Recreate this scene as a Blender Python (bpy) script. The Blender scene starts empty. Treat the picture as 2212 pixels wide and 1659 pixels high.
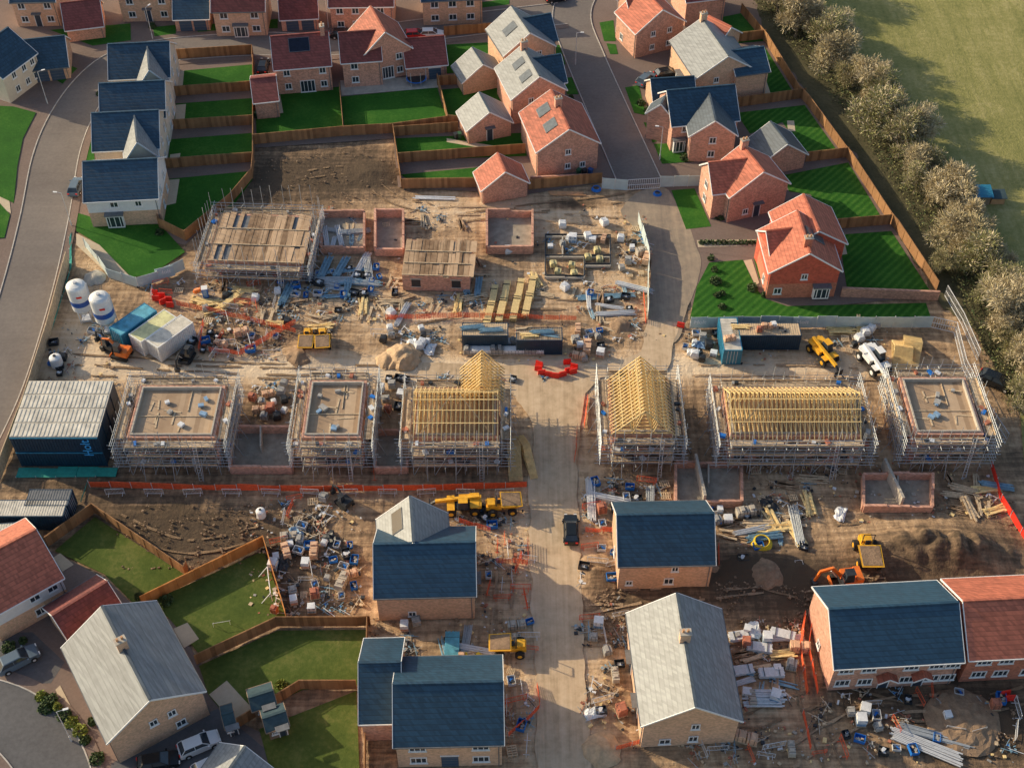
import bpy, math, random
from math import radians, sin, cos, pi, atan2
from mathutils import Vector, Matrix, noise
random.seed(7)
R = random.uniform
# ---------------------------------------------------------------- survey helper
# Drone at 120 m looking 47 deg down; plan positions were measured on the photo and are
# converted here to metres on the level plane of height z (photogrammetric measurement).
TH = radians(47); F = 2750.0; CX = 1106.0; CY = 829.5; CAMH = 120.0
def G(x, y, z=0.0):
    u = (x-CX)/F; v = (y-CY)/F
    t = (CAMH-z)/(sin(TH)+v*cos(TH))
    return Vector((u*t, (cos(TH)-v*sin(TH))*t, z))

# ---------------------------------------------------------------- materials
def newmat(name):
    m = bpy.data.materials.new(name); m.use_nodes = True
    nt = m.node_tree
    return m, nt, nt.nodes, nt.links, nt.nodes['Principled BSDF']
def c4(c, k=1.0): return (min(c[0]*k,1), min(c[1]*k,1), min(c[2]*k,1), 1)
def ramp(nd, stops):
    r = nd.new('ShaderNodeValToRGB')
    e = r.color_ramp.elements
    e[0].position, e[0].color = stops[0]
    e[1].position, e[1].color = stops[-1]
    for p, c in stops[1:-1]:
        n = e.new(p); n.color = c
    return r
def mat(name, col, rough=.8, var=.22, scale=2.0, metal=0, bump=0, bscale=None, spec=.5):
    m, nt, nd, lk, b = newmat(name)
    tc = nd.new('ShaderNodeTexCoord')
    n = nd.new('ShaderNodeTexNoise'); n.inputs['Scale'].default_value = scale; n.inputs['Detail'].default_value = 5
    n.inputs['Roughness'].default_value = .65
    lk.new(tc.outputs['Object'], n.inputs['Vector'])
    r = ramp(nd, [(.3, c4(col, 1-var)), (.7, c4(col, 1+var))])
    lk.new(n.outputs['Fac'], r.inputs['Fac']); lk.new(r.outputs['Color'], b.inputs['Base Color'])
    b.inputs['Roughness'].default_value = rough; b.inputs['Metallic'].default_value = metal
    b.inputs['Specular IOR Level'].default_value = spec
    if bump:
        bp = nd.new('ShaderNodeBump'); bp.inputs['Strength'].default_value = bump; bp.inputs['Distance'].default_value = .1
        n2 = nd.new('ShaderNodeTexNoise'); n2.inputs['Scale'].default_value = bscale or scale*4; n2.inputs['Detail'].default_value = 4
        lk.new(tc.outputs['Object'], n2.inputs['Vector'])
        lk.new(n2.outputs['Fac'], bp.inputs['Height']); lk.new(bp.outputs['Normal'], b.inputs['Normal'])
    return m
def coursemat(name, col, period, rough=.7, var=.2, depth=.35, tile=.3, spec=.5):
    """horizontal courses (by height) and per-unit tint variation"""
    m, nt, nd, lk, b = newmat(name)
    tc = nd.new('ShaderNodeTexCoord'); sx = nd.new('ShaderNodeSeparateXYZ')
    lk.new(tc.outputs['Object'], sx.inputs[0])
    def math_(op, a, v=None):
        q = nd.new('ShaderNodeMath'); q.operation = op
        if hasattr(a, 'links'): lk.new(a, q.inputs[0])
        else: q.inputs[0].default_value = a
        if v is not None:
            if hasattr(v, 'links'): lk.new(v, q.inputs[1])
            else: q.inputs[1].default_value = v
        return q.outputs[0]
    zz = math_('DIVIDE', sx.outputs[2], period)
    fr = math_('FRACT', zz); fl = math_('FLOOR', zz)
    xy = math_('ADD', sx.outputs[0], sx.outputs[1])
    xx = math_('FLOOR', math_('ADD', math_('DIVIDE', xy, tile), math_('MULTIPLY', fl, .5)))
    cmb = nd.new('ShaderNodeCombineXYZ'); lk.new(xx, cmb.inputs[0]); lk.new(fl, cmb.inputs[1])
    wn = nd.new('ShaderNodeTexWhiteNoise'); lk.new(cmb.outputs[0], wn.inputs['Vector'])
    n = nd.new('ShaderNodeTexNoise'); n.inputs['Scale'].default_value = .8; n.inputs['Detail'].default_value = 6
    n.inputs['Roughness'].default_value = .7
    lk.new(tc.outputs['Object'], n.inputs['Vector'])
    oi = nd.new('ShaderNodeObjectInfo')
    mixf = math_('ADD', math_('MULTIPLY', wn.outputs['Value'], .35), math_('MULTIPLY', n.outputs['Fac'], .6))
    mixf = math_('ADD', mixf, math_('MULTIPLY', math_('SUBTRACT', oi.outputs['Random'], .4), .22))
    r = ramp(nd, [(.25, c4(col, 1-var)), (.72, c4(col, 1+var))])
    lk.new(mixf, r.inputs['Fac'])
    edge = math_('LESS_THAN', fr, .22)
    mx = nd.new('ShaderNodeMix'); mx.data_type = 'RGBA'
    lk.new(math_('MULTIPLY', edge, depth), mx.inputs['Factor'])
    lk.new(r.outputs['Color'], mx.inputs['A']); mx.inputs['B'].default_value = c4(col, .35)
    lk.new(mx.outputs['Result'], b.inputs['Base Color'])
    b.inputs['Roughness'].default_value = rough; b.inputs['Specular IOR Level'].default_value = spec
    bp = nd.new('ShaderNodeBump'); bp.inputs['Strength'].default_value = .35; bp.inputs['Distance'].default_value = .03
    lk.new(fr, bp.inputs['Height']); lk.new(bp.outputs['Normal'], b.inputs['Normal'])
    return m
def stripemat(name, col, col2, axis, period, rough=.85, var=.25):
    """boards / mowing stripes along an axis"""
    m, nt, nd, lk, b = newmat(name)
    tc = nd.new('ShaderNodeTexCoord'); sx = nd.new('ShaderNodeSeparateXYZ'); lk.new(tc.outputs['Object'], sx.inputs[0])
    d = nd.new('ShaderNodeMath'); d.operation = 'DIVIDE'; d.inputs[1].default_value = period
    lk.new(sx.outputs[axis], d.inputs[0])
    fl = nd.new('ShaderNodeMath'); fl.operation = 'FLOOR'; lk.new(d.outputs[0], fl.inputs[0])
    wn = nd.new('ShaderNodeTexWhiteNoise'); wn.noise_dimensions = '1D'; lk.new(fl.outputs[0], wn.inputs['W'])
    n = nd.new('ShaderNodeTexNoise'); n.inputs['Scale'].default_value = 1.3; n.inputs['Detail'].default_value = 6
    lk.new(tc.outputs['Object'], n.inputs['Vector'])
    a = nd.new('ShaderNodeMath'); a.operation = 'ADD'; lk.new(wn.outputs['Value'], a.inputs[0]); lk.new(n.outputs['Fac'], a.inputs[1])
    h = nd.new('ShaderNodeMath'); h.operation = 'MULTIPLY'; h.inputs[1].default_value = .5; lk.new(a.outputs[0], h.inputs[0])
    r = ramp(nd, [(.2, c4(col)), (.8, c4(col2))]); lk.new(h.outputs[0], r.inputs['Fac'])
    lk.new(r.outputs['Color'], b.inputs['Base Color']); b.inputs['Roughness'].default_value = rough
    return m

slate = coursemat('slate_dark', (.026,.070,.115), .30, .5, .28, .4)
slatelit = coursemat('slate_sunlit', (.26,.275,.275), .30, .55, .22, .25)  # same slate, with the pale tone of sunlit slopes put into its colour
slatem = coursemat('slate_mid', (.075,.10,.125), .30, .5, .25, .35)
tiler = coursemat('clay_tile_red', (.44,.135,.08), .28, .75, .32, .35)
tiled = coursemat('clay_tile_dark', (.22,.06,.05), .28, .75, .3, .35)
bbuff = coursemat('brick_buff', (.72,.46,.30), .15, .9, .2, .22, .25)
bpink = coursemat('brick_pink', (.62,.34,.24), .15, .9, .3, .25, .25)
bred = coursemat('brick_red', (.48,.18,.11), .15, .9, .3, .25, .25)
tilehang = coursemat('tile_hung_red', (.50,.105,.06), .22, .85, .25, .35)
render_w = mat('render_white', (.80,.79,.76), .9, .06)
cream = mat('render_cream', (.70,.61,.48), .9, .08)
white = mat('upvc_white', (.85,.85,.83), .5, .04)
lead = mat('lead_grey', (.16,.17,.18), .6)
glass = mat('window_glass', (.035,.05,.065), .08, .3, 1, spec=.8)
doorm = mat('door_dark', (.04,.06,.09), .4, .1)
garaged = mat('garage_door_blue', (.05,.09,.15), .5, .1)
solarm = mat('solar_panel', (.01,.014,.03), .15, .3, 1.5)
solarl = mat('roof_window', (.10,.12,.13), .2, .3, 1.5)
pots = mat('chimney_pot', (.6,.32,.16), .8)
fencem = stripemat('fence_timber', (.22,.11,.045), (.44,.23,.10), 0, .45)
fenceo = stripemat('fence_timber_new', (.50,.19,.045), (.72,.31,.09), 0, .45)
timber = mat('timber_new', (.88,.64,.30), .75, .2, 3)
timberp = mat('timber_pale', (.60,.46,.30), .8, .3, 3)
ply = stripemat('scaffold_boards', (.22,.16,.105), (.46,.355,.245), 0, .25)
plyy = stripemat('scaffold_boards_y', (.22,.16,.105), (.46,.355,.245), 1, .3)
deckx = stripemat('floor_deck', (.34,.23,.145), (.56,.41,.27), 0, .6)
decko = stripemat('old_deck_boards', (.20,.12,.065), (.66,.46,.29), 0, .75)
steel = mat('scaffold_steel', (.46,.49,.51), .5, .15, 2, .3)
block = mat('blockwork', (.48,.43,.36), .9, .15, 3)
conc = mat('concrete', (.48,.44,.37), .9, .2, 1)
slabm = mat('slab_grey', (.34,.30,.24), .9, .3, .8)
bluew = mat('wrap_blue', (.25,.40,.58), .45, .3, 2)
whitew = mat('wrap_white', (.74,.76,.78), .4, .15, 3)
greyb = mat('packs_grey', (.38,.37,.35), .9, .3, 3)
yelb = mat('packs_yellowish', (.62,.54,.28), .9, .25, 3)
blackp = mat('plastic_black', (.03,.034,.04), .5, .3)
navy = mat('container_navy', (.012,.045,.085), .5, .25)
cblue = mat('container_blue', (.03,.22,.36), .5, .25)
ctop = mat('container_top', (.66,.62,.53), .7, .3, .8)
cteal = mat('container_teal_top', (.12,.42,.55), .6, .4, .8)
cyel = mat('container_mossy_top', (.68,.66,.36), .7, .3, .9)
silow = mat('silo_white', (.82,.82,.79), .4, .08)
silob = mat('silo_blue', (.03,.11,.40), .4, .1)
orange = mat('netting_orange', (.88,.12,.04), .7, .3, 4)
redp = mat('plastic_red', (.80,.035,.02), .5, .15)
yellow = mat('plant_yellow', (.88,.44,.03), .45, .2, 2)
orangep = mat('plant_orange', (.85,.20,.03), .45, .2, 2)
rubber = mat('rubber', (.02,.02,.02), .9)
bpipe = mat('pipe_bluegrey', (.22,.37,.47), .5, .3, 2)
galv = mat('galvanised', (.68,.69,.70), .45, .1, 2, .2)
green = mat('netting_green', (.03,.34,.27), .7, .2)
hoard = mat('hoarding_pale', (.50,.60,.61), .6, .1, 1)
yplast = mat('plastic_yellow', (.8,.58,.03), .5, .1)
bplast = mat('plastic_bright_blue', (.02,.18,.6), .5, .1)
soilp = mat('soil_pile', (.30,.20,.125), .95, .3, 1.5, bump=.6)
sandp = mat('sand_pile', (.56,.39,.235), .95, .25, 1.5, bump=.5)
leafd = mat('leaf_dark', (.06,.10,.03), .8, .45, 1.2)
leafy = mat('leaf_yellowgreen', (.24,.28,.05), .8, .45, 1.2)
twig = mat('twig_olive', (.46,.39,.22), .9, .4, .35)
twig2 = mat('twig_grey', (.58,.50,.34), .9, .35, .35)
twig3 = mat('twig_green', (.28,.28,.11), .9, .4, .35)
bark = mat('bark', (.24,.20,.15), .95)
undergr = mat('undergrowth', (.08,.08,.035), .95, .5, .6)

# ground materials
def groundmat(name, stops, s1=.15, s2=1.6, rough=.95, bump=.4, bs=3.0, attr=False, stretch=None, mow=None):
    m, nt, nd, lk, b = newmat(name)
    tc = nd.new('ShaderNodeTexCoord')
    def nz(scale, det=6, vec=None):
        n = nd.new('ShaderNodeTexNoise'); n.inputs['Scale'].default_value = scale; n.inputs['Detail'].default_value = det
        n.inputs['Roughness'].default_value = .68
        lk.new(vec or tc.outputs['Object'], n.inputs['Vector']); return n.outputs['Fac']
    def mm(op, a, c):
        q = nd.new('ShaderNodeMath'); q.operation = op
        for i, k in enumerate((a, c)):
            if hasattr(k, 'links'): lk.new(k, q.inputs[i])
            else: q.inputs[i].default_value = k
        return q.outputs[0]
    f = mm('ADD', mm('MULTIPLY', nz(s1, 8), .55), mm('MULTIPLY', nz(s2, 6), .45))
    if stretch:
        for sc in stretch:
            mp = nd.new('ShaderNodeMapping'); mp.inputs['Scale'].default_value = sc[:3]; mp.inputs['Rotation'].default_value = (0,0,sc[3])
            lk.new(tc.outputs['Object'], mp.inputs['Vector'])
            f = mm('ADD', f, mm('MULTIPLY', mm('SUBTRACT', nz(1.0, 3, mp.outputs[0]), .5), sc[4]))
    if mow:
        mp = nd.new('ShaderNodeMapping'); mp.inputs['Rotation'].default_value = (0,0,mow[0])
        lk.new(tc.outputs['Object'], mp.inputs['Vector'])
        w = nd.new('ShaderNodeTexWave'); w.inputs['Scale'].default_value = mow[1]; w.inputs['Distortion'].default_value = .6; w.inputs['Detail'].default_value=1
        lk.new(mp.outputs[0], w.inputs['Vector'])
        f = mm('ADD', f, mm('MULTIPLY', mm('SUBTRACT', w.outputs['Fac'], .5), mow[2]))
    if attr:
        at = nd.new('ShaderNodeAttribute'); at.attribute_name = 'tone'
        f = mm('ADD', f, mm('SUBTRACT', at.outputs['Fac'], .5))
    r = ramp(nd, [(p, c4(c)) for p, c in stops]); lk.new(f, r.inputs['Fac'])
    lk.new(r.outputs['Color'], b.inputs['Base Color']); b.inputs['Roughness'].default_value = rough
    b.inputs['Specular IOR Level'].default_value = .2
    bp = nd.new('ShaderNodeBump'); bp.inputs['Strength'].default_value = bump; bp.inputs['Distance'].default_value = .15
    lk.new(mm('ADD', nz(bs, 5), mm('MULTIPLY', f, 1.5)), bp.inputs['Height']); lk.new(bp.outputs['Normal'], b.inputs['Normal'])
    return m
dirtm = groundmat('site_dirt', [(.16,(.105,.075,.05)), (.33,(.22,.15,.095)), (.48,(.41,.275,.165)), (.64,(.64,.455,.285)), (.9,(.76,.60,.42))], .12, 1.3, attr=True,
                  bump=.8, bs=2.2, stretch=[(.07,1.4,1,0,.5), (1.3,.08,1,.25,.4), (.10,1.7,1,.6,.35)])
roadd = groundmat('dusty_road', [(.3,(.40,.295,.19)), (.5,(.58,.44,.295)), (.7,(.70,.55,.385))], .1, .8, bump=.15, stretch=[(1.6,.05,1,0,.5)])
tarmac = groundmat('asphalt', [(.3,(.15,.13,.12)), (.7,(.26,.23,.205))], .1, 2, bump=.1, stretch=[(.05,.8,1,.4,.2)])
tarmd = groundmat('asphalt_dark', [(.3,(.085,.085,.09)), (.7,(.17,.17,.175))], .1, 2, bump=.1)
tarmud = groundmat('asphalt_muddy', [(.3,(.21,.18,.15)), (.7,(.48,.38,.27))], .12, 1, bump=.1, stretch=[(1.2,.06,1,0,.4)])
paver = groundmat('block_paving', [(.3,(.16,.12,.10)), (.7,(.27,.205,.175))], .15, 3, bump=.15)
patio = groundmat('paving_slabs', [(.3,(.50,.41,.29)), (.7,(.66,.55,.40))], .3, 3, bump=.1)
kerbm = mat('kerb_concrete', (.5,.47,.43), .9)
LS=[(.22,(.014,.070,.009)), (.5,(.030,.130,.014)), (.82,(.10,.23,.035))]
grassm = groundmat('lawn', LS, .12, 2.5, bump=.3, bs=8, stretch=[(.25,.25,1,0,.35)])
grassr = groundmat('lawn_mown', LS, .12, 2.5, bump=.3, bs=8, mow=(.75,.33,.2), stretch=[(.25,.25,1,0,.25)])
grassdull = groundmat('lawn_rough', [(.25,(.04,.075,.014)), (.5,(.095,.135,.028)), (.78,(.24,.23,.075))], .12, 2.0, bump=.4, bs=6, stretch=[(.3,.3,1,0,.35)])
fieldm = groundmat('field_grass', [(.28,(.15,.17,.05)), (.5,(.30,.285,.10)), (.72,(.50,.43,.20))], .05, 1.4, bump=.8, bs=3, stretch=[(.5,.04,1,-.6,.4),(.12,.12,1,0,.3)])
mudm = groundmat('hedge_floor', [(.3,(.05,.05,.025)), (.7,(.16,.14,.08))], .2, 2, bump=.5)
trackd = groundmat('tyre_track_dark', [(.3,(.19,.13,.08)), (.7,(.40,.275,.17))], .3, 2.5, bump=.9, bs=5)
trackl = groundmat('tyre_track_light', [(.3,(.34,.23,.145)), (.7,(.56,.41,.27))], .3, 2.5, bump=.9, bs=5)

# ---------------------------------------------------------------- mesh builder
class MB:
    def __init__(s): s.v=[]; s.f=[]; s.mi=[]; s.mats=[]
    def m(s, mt):
        if mt not in s.mats: s.mats.append(mt)
        return s.mats.index(mt)
    def add(s, vs, fs, mt):
        o = len(s.v); s.v += [tuple(p) for p in vs]
        i = s.m(mt)
        for f in fs: s.f.append([k+o for k in f]); s.mi.append(i)
    def box(s, c, d, mt, rz=0, M=None):
        hx,hy,hz = d[0]/2,d[1]/2,d[2]/2
        P = [Vector((x,y,z)) for x in(-hx,hx) for y in(-hy,hy) for z in(-hz,hz)]
        if M is None: M = Matrix.Rotation(rz,3,'Z')
        c = Vector(c); P = [M@p+c for p in P]
        s.add(P, [(0,1,3,2),(4,6,7,5),(0,4,5,1),(2,3,7,6),(0,2,6,4),(1,5,7,3)], mt)
    def beam(s, p0, p1, w, h, mt):
        p0=Vector(p0); p1=Vector(p1); d=p1-p0; L=d.length
        if L<1e-5: return
        q = d.to_track_quat('X','Z').to_matrix()
        s.box((p0+p1)/2, (L,w,h), mt, M=q)
    def cyl(s, p0, p1, r, mt, n=8, r2=None):
        p0=Vector(p0); p1=Vector(p1); r2 = r if r2 is None else r2
        q=(p1-p0).to_track_quat('Z','Y').to_matrix()
        vs=[]
        for k in range(n):
            a=2*pi*k/n; e=Vector((cos(a),sin(a),0))
            vs.append(p0+q@(e*r)); vs.append(p1+q@(e*r2))
        fs=[(2*k,2*((k+1)%n),2*((k+1)%n)+1,2*k+1) for k in range(n)]
        fs.append([2*k for k in range(n)][::-1]); fs.append([2*k+1 for k in range(n)])
        s.add(vs,fs,mt)
    def quad(s, pts, mt): s.add(pts,[tuple(range(len(pts)))],mt)
    def hull(s, bot, top, mt):
        n=len(bot); s.add(list(bot)+list(top), [(k,(k+1)%n,n+(k+1)%n,n+k) for k in range(n)]+[tuple(range(n))[::-1],tuple(range(n,2*n))], mt)
    def slab(s, pts, t, mt):
        a=[Vector(p) for p in pts]; n=(a[1]-a[0]).cross(a[2]-a[0]).normalized()
        if n.z<0: a=a[::-1]; n=-n
        s.hull([p-n*t for p in a], a, mt)
    def dome(s, c, r, h, mt, n=10, m=4):
        c=Vector(c); vs=[]; fs=[]
        for j in range(m):
            ph=j/m*pi/2
            for k in range(n): vs.append(c+Vector((r*cos(ph)*cos(2*pi*k/n), r*cos(ph)*sin(2*pi*k/n), h*sin(ph))))
        vs.append(c+Vector((0,0,h)))
        for j in range(m-1):
            for k in range(n): fs.append((j*n+k,j*n+(k+1)%n,(j+1)*n+(k+1)%n,(j+1)*n+k))
        for k in range(n): fs.append(((m-1)*n+k,(m-1)*n+(k+1)%n,m*n))
        s.add(vs,fs,mt)
    def mesh(s, name):
        me=bpy.data.meshes.new(name); me.from_pydata(s.v,[],s.f)
        for mt in s.mats: me.materials.append(mt)
        me.polygons.foreach_set('material_index', s.mi); me.update()
        return me
    def obj(s, name, loc=(0,0,0), rot=0, parent=None):
        if not s.f: return None
        o=bpy.data.objects.new(name, s.mesh(name)); bpy.context.collection.objects.link(o)
        o.location=loc; o.rotation_euler=(0,0,rot)
        if parent: o.parent=parent
        return o
def empty(name, loc, rot=0):
    o=bpy.data.objects.new(name,None); bpy.context.collection.objects.link(o); o.location=loc; o.rotation_euler=(0,0,rot)
    o.empty_display_size=.5; return o
def inst(name, me, px, rot=0, z=0, sc=1.0):
    o=bpy.data.objects.new(name, me); bpy.context.collection.objects.link(o)
    p = G(*px) if len(px)==2 else Vector(px)
    o.location=(p.x,p.y,p.z+z); o.rotation_euler=(0,0,rot); o.scale=(sc,sc,sc); return o

def smooth(pts, closed=True, k=5):
    n=len(pts); out=[]
    rng = range(n) if closed else range(n-1)
    for i in rng:
        g=lambda j: pts[j%n] if closed else pts[max(0,min(n-1,j))]
        p0,p1,p2,p3=g(i-1),g(i),g(i+1),g(i+2)
        for q in range(k):
            t=q/k
            out.append(.5*((2*p1)+(p2-p0)*t+(2*p0-5*p1+4*p2-p3)*t*t+(3*p1-p0-3*p2+p3)*t**3))
    if not closed: out.append(pts[-1])
    return out
def sheet(name, px, z, mt, sm=False, jit=0, step=1.0):
    pts=[G(*p) for p in px]
    if sm: pts=smooth(pts)
    if jit:
        o=[]
        for i in range(len(pts)):
            a,b=pts[i],pts[(i+1)%len(pts)]; n=max(1,int((b-a).length/step))
            for k in range(n):
                p=a.lerp(b,k/n); o.append(p+Vector((noise.noise(p*.35)*jit*1.6+R(-.3,.3)*jit, noise.noise(p*.35+Vector((9,3,1)))*jit*1.6+R(-.3,.3)*jit,0)))
        pts=o
    b=MB(); b.quad([(p.x,p.y,z) for p in pts], mt)
    return b.obj(name)
def ribbon(name, px, w, z, mt, kerb=True, pave=0, k=6):
    """road swept along a smoothed centre line, with raised kerbs and optional footways"""
    C=smooth([G(*p) for p in px],False,k); b=MB()
    N=[]
    for i in range(len(C)):
        d=(C[min(i+1,len(C)-1)]-C[max(i-1,0)]).normalized(); N.append(Vector((-d.y,d.x,0)))
    def st(o1,o2,z1,z2,m_):
        for i in range(len(C)-1):
            a,c=C[i]+N[i]*o1,C[i]+N[i]*o2; d,e=C[i+1]+N[i+1]*o2,C[i+1]+N[i+1]*o1
            b.quad([(a.x,a.y,z1),(e.x,e.y,z1),(d.x,d.y,z2),(c.x,c.y,z2)],m_)
    st(-w/2,w/2,z,z,mt)
    if kerb:
        for s_ in (-1,1):
            o1=s_*w/2; o2=s_*(w/2+.14)
            st(o1,o1+.001*s_,z,z+.11,kerbm); st(o1,o2,z+.11,z+.11,kerbm); st(o2,o2+s_*.001,z+.11,z-.03,kerbm)
            if pave: st(o2+s_*.01,s_*(w/2+.14+pave),z+.06,z+.06,paver)
    return b.obj(name)

# ---------------------------------------------------------------- base ground + dirt
b=MB(); b.quad([(-1500,-1200,-.35),(1500,-1200,-.35),(1500,2500,-.35),(-1500,2500,-.35)], fieldm); b.obj('ground')
blobs=[]
def blob(x,y,rx,ry,v,mound=0):
    p=G(x,y); blobs.append((p.x,p.y,rx,ry,v,mound))
for x in range(150,1500,90): blob(x,798+ (x<300)*-10,7,2.6,.26)
for x in range(1480,1950,90): blob(x,790,6,2.4,.18)
for y in range(860,1660,60): blob(1205,y,6,5,.10)
blob(1180,455,14,4,.35); blob(950,450,8,4,.2); blob(880,690,9,3,.28); blob(1080,640,14,5,.15); blob(780,620,9,5,.12)
blob(1330,620,3,8,.2); blob(640,560,8,5,.1); blob(520,640,7,4,.1); blob(170,720,4,6,.28); blob(1620,780,10,3,.1); blob(1660,1060,10,4,.14)
blob(680,370,12,7,-.34); blob(820,385,7,4,-.2); blob(580,420,6,6,-.15); blob(1230,440,5,1.3,-.5)
blob(330,1120,10,5,-.3); blob(470,1170,9,4,-.3); blob(620,1240,6,7,-.15); blob(840,1345,7,6,.08)
blob(1650,1280,14,4,-.22); blob(1900,1270,14,4,-.25); blob(1620,1220,4,2,-.35,.5); blob(1310,1300,3,5,-.25); blob(2130,1560,6,5,-.5); blob(1900,1560,12,6,-.12)
blob(1850,1390,8,6,-.1); blob(1690,1540,4,4,.1); blob(2100,1180,8,4,-.12); blob(1420,1250,6,3,-.1)
blob(2010,1185,6,2.6,-.05,1.6); blob(2090,1195,5,2.4,-.05,1.3); blob(1940,1175,4,1.6,-.05,.7); blob(680,765,3,1.5,-.15,.9); blob(480,740,6,3,-.12); blob(560,870,4,5,-.15); blob(700,1000,30,1.5,-.05)
blob(800,375,3,2,-.05,.5); blob(1290,1245,1.6,2,-.1,.5); blob(1340,700,2,2,-.2,.3); blob(205,590,2,4,.1); blob(1440,900,2,8,-.1); blob(120,1040,10,3,-.1)
blob(2120,1090,5,4,.02); blob(1490,1230,3,3,-.1,.4); blob(1730,1230,4,2,-.15,.4)
for _ in range(90):
    blob(R(150,2200),R(430,1650),R(1.0,4.5),R(.8,3),R(-.26,.14))
X0,X1,Y0,Y1,ST=-80,82,48,172,.5
nx=int((X1-X0)/ST)+1; ny=int((Y1-Y0)/ST)+1
vs=[];tone=[]
for j in range(ny):
    for i in range(nx):
        x=X0+i*ST; y=Y0+j*ST; t=.5; z=0
        for (bx,by,rx,ry,v,mo) in blobs:
            dx=(x-bx)/rx
            if dx*dx>6: continue
            dy=(y-by)/ry; q=dx*dx+dy*dy
            if q<6:
                g=math.exp(-q); t+=v*g
                if mo: z+=mo*g*(1+.5*noise.noise(Vector((x*.8,y*.8,3))))
        p=Vector((x*.25,y*.25,0))
        z+= -.12+.1*noise.noise(p*3.5)+.07*noise.noise(p*7.3) if z<.05 else .12*noise.noise(p*6)
        if z<.05: z=min(z,-.01)
        vs.append((x,y,z)); tone.append(t-.04)
fs=[(j*nx+i,j*nx+i+1,(j+1)*nx+i+1,(j+1)*nx+i) for j in range(ny-1) for i in range(nx-1)]
me=bpy.data.meshes.new('dirt'); me.from_pydata(vs,[],fs); me.materials.append(dirtm)
at=me.attributes.new('tone','FLOAT','POINT'); at.data.foreach_set('value',tone)
me.polygons.foreach_set('use_smooth',[True]*len(fs)); me.update()
bpy.context.collection.objects.link(bpy.data.objects.new('dirt_ground',me))

# estate paving under the finished streets
sheet('estate_paving',[(-300,-150),(1700,-150),(1760,60),(1850,330),(1930,480),(2010,640),(1500,690),(1440,420),(1300,395),(1140,420),(860,405),(850,300),(550,320),(540,400),(400,530),(160,470),(150,520),(100,700),(40,820),(-20,960),(-300,1060)],.008,paver)
sheet('estate_paving',[(-300,1170),(40,1160),(110,1190),(230,1250),(290,1310),(370,1340),(440,1440),(520,1560),(600,1600),(620,1900),(-300,1900)],.008,paver)
sheet('field',[(1640,-300),(2900,-300),(3200,900),(2212,1000),(2195,780),(2100,560),(1990,400),(1880,240),(1740,60)],.02,fieldm)
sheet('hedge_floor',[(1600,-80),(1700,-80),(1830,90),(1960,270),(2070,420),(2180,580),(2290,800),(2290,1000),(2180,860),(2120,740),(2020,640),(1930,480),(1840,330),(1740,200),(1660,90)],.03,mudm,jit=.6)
# roads
ribbon('street',[(-90,1000),(-20,860),(30,720),(68,590),(98,460),(120,340),(150,260),(195,190),(250,140),(320,116),(420,104),(560,96),(700,98),(830,78),(950,62),(1080,46),(1215,30)],7.0,.026,tarmac,pave=1.2)
ribbon('street',[(1320,-90),(1255,-20),(1235,40),(1262,120),(1305,220),(1345,310),(1385,400)],6.6,.032,tarmac)
ribbon('side_street',[(-120,585),(-40,588),(45,596)],6,.030,tarmac,kerb=False)
ribbon('side_street',[(130,-60),(290,20),(330,60),(345,100)],5,.030,paver,kerb=False)
sheet('muddy_access_road',[(1340,455),(1420,400),(1470,450),(1500,520),(1515,580),(1480,680),(1460,740),(1400,745),(1400,690),(1405,600),(1398,520)],.036,tarmud,sm=True,jit=.15)
sheet('haul_road',[(1165,1800),(1160,1600),(1152,1400),(1146,1200),(1140,1040),(1158,960),(1140,895),(1105,850),(1040,830),(900,815),(900,785),(1100,790),(1300,790),(1385,760),(1398,690),(1465,700),(1450,780),(1440,800),(1300,815),(1262,850),(1255,930),(1245,1000),(1252,1200),(1262,1400),(1275,1600),(1280,1800)],.040,roadd,jit=.28,step=.8)
ribbon('cul_de_sac_road',[(-160,1500),(0,1540),(80,1600),(125,1690),(130,1800)],6.5,.026,tarmd,pave=1.2)
sheet('driveway',[(-90,1370),(70,1365),(140,1430),(110,1475),(-20,1480),(-90,1465)],.018,tarmd)
sheet('driveway',[(240,1650),(330,1590),(470,1530),(600,1640),(560,1760),(230,1760)],.018,tarmd)
sheet('courtyard',[(1480,480),(1640,500),(1650,520),(1640,560),(1512,545)],.032,paver)
# lawns
def lawn(*px, m=None, name='lawn'): return sheet(name, px, .055, m or grassm)
lawn((385,155),(547,140),(545,190),(383,205)); lawn((380,225),(547,213),(547,265),(376,278)); lawn((368,302),(548,288),(548,345),(362,360))
lawn((360,388),(548,370),(545,390),(500,450),(395,512),(345,475))
def sroad(*px): 
    o=lawn(*px); o.location.z=.06
sroad((-100,225),(30,232),(78,245),(50,300),(38,360),(30,440),(-100,380)); sroad((-100,425),(-10,430),(22,465),(10,515),(-100,520)); sroad((-100,660),(-40,658),(-80,730),(-140,730))
lawn((165,460),(250,485),(345,485),(400,545),(330,592),(285,600),(215,530),(165,500)); lawn((108,66),(282,52),(283,88),(200,100)); lawn((140,185),(170,150),(150,142),(115,170))
lawn((330,60),(380,55),(380,82),(335,86)); lawn((430,55),(505,50),(500,74),(425,78)); lawn((540,48),(600,42),(600,66),(520,72)); lawn((985,14),(1100,-2),(1100,18),(985,32)); lawn((182,300),(200,290),(205,350),(176,352))
lawn((600,205),(735,188),(741,292),(555,308),(553,258),(600,255)); lawn((737,210),(945,190),(966,270),(745,290)); lawn((950,195),(1095,182),(1125,240),(962,260)); lawn((855,300),(1130,288),(1138,338),(862,348)); lawn((865,378),(1040,362),(1035,395),(905,405))
lawn((962,98),(1068,92),(1090,150),(965,160))
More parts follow.
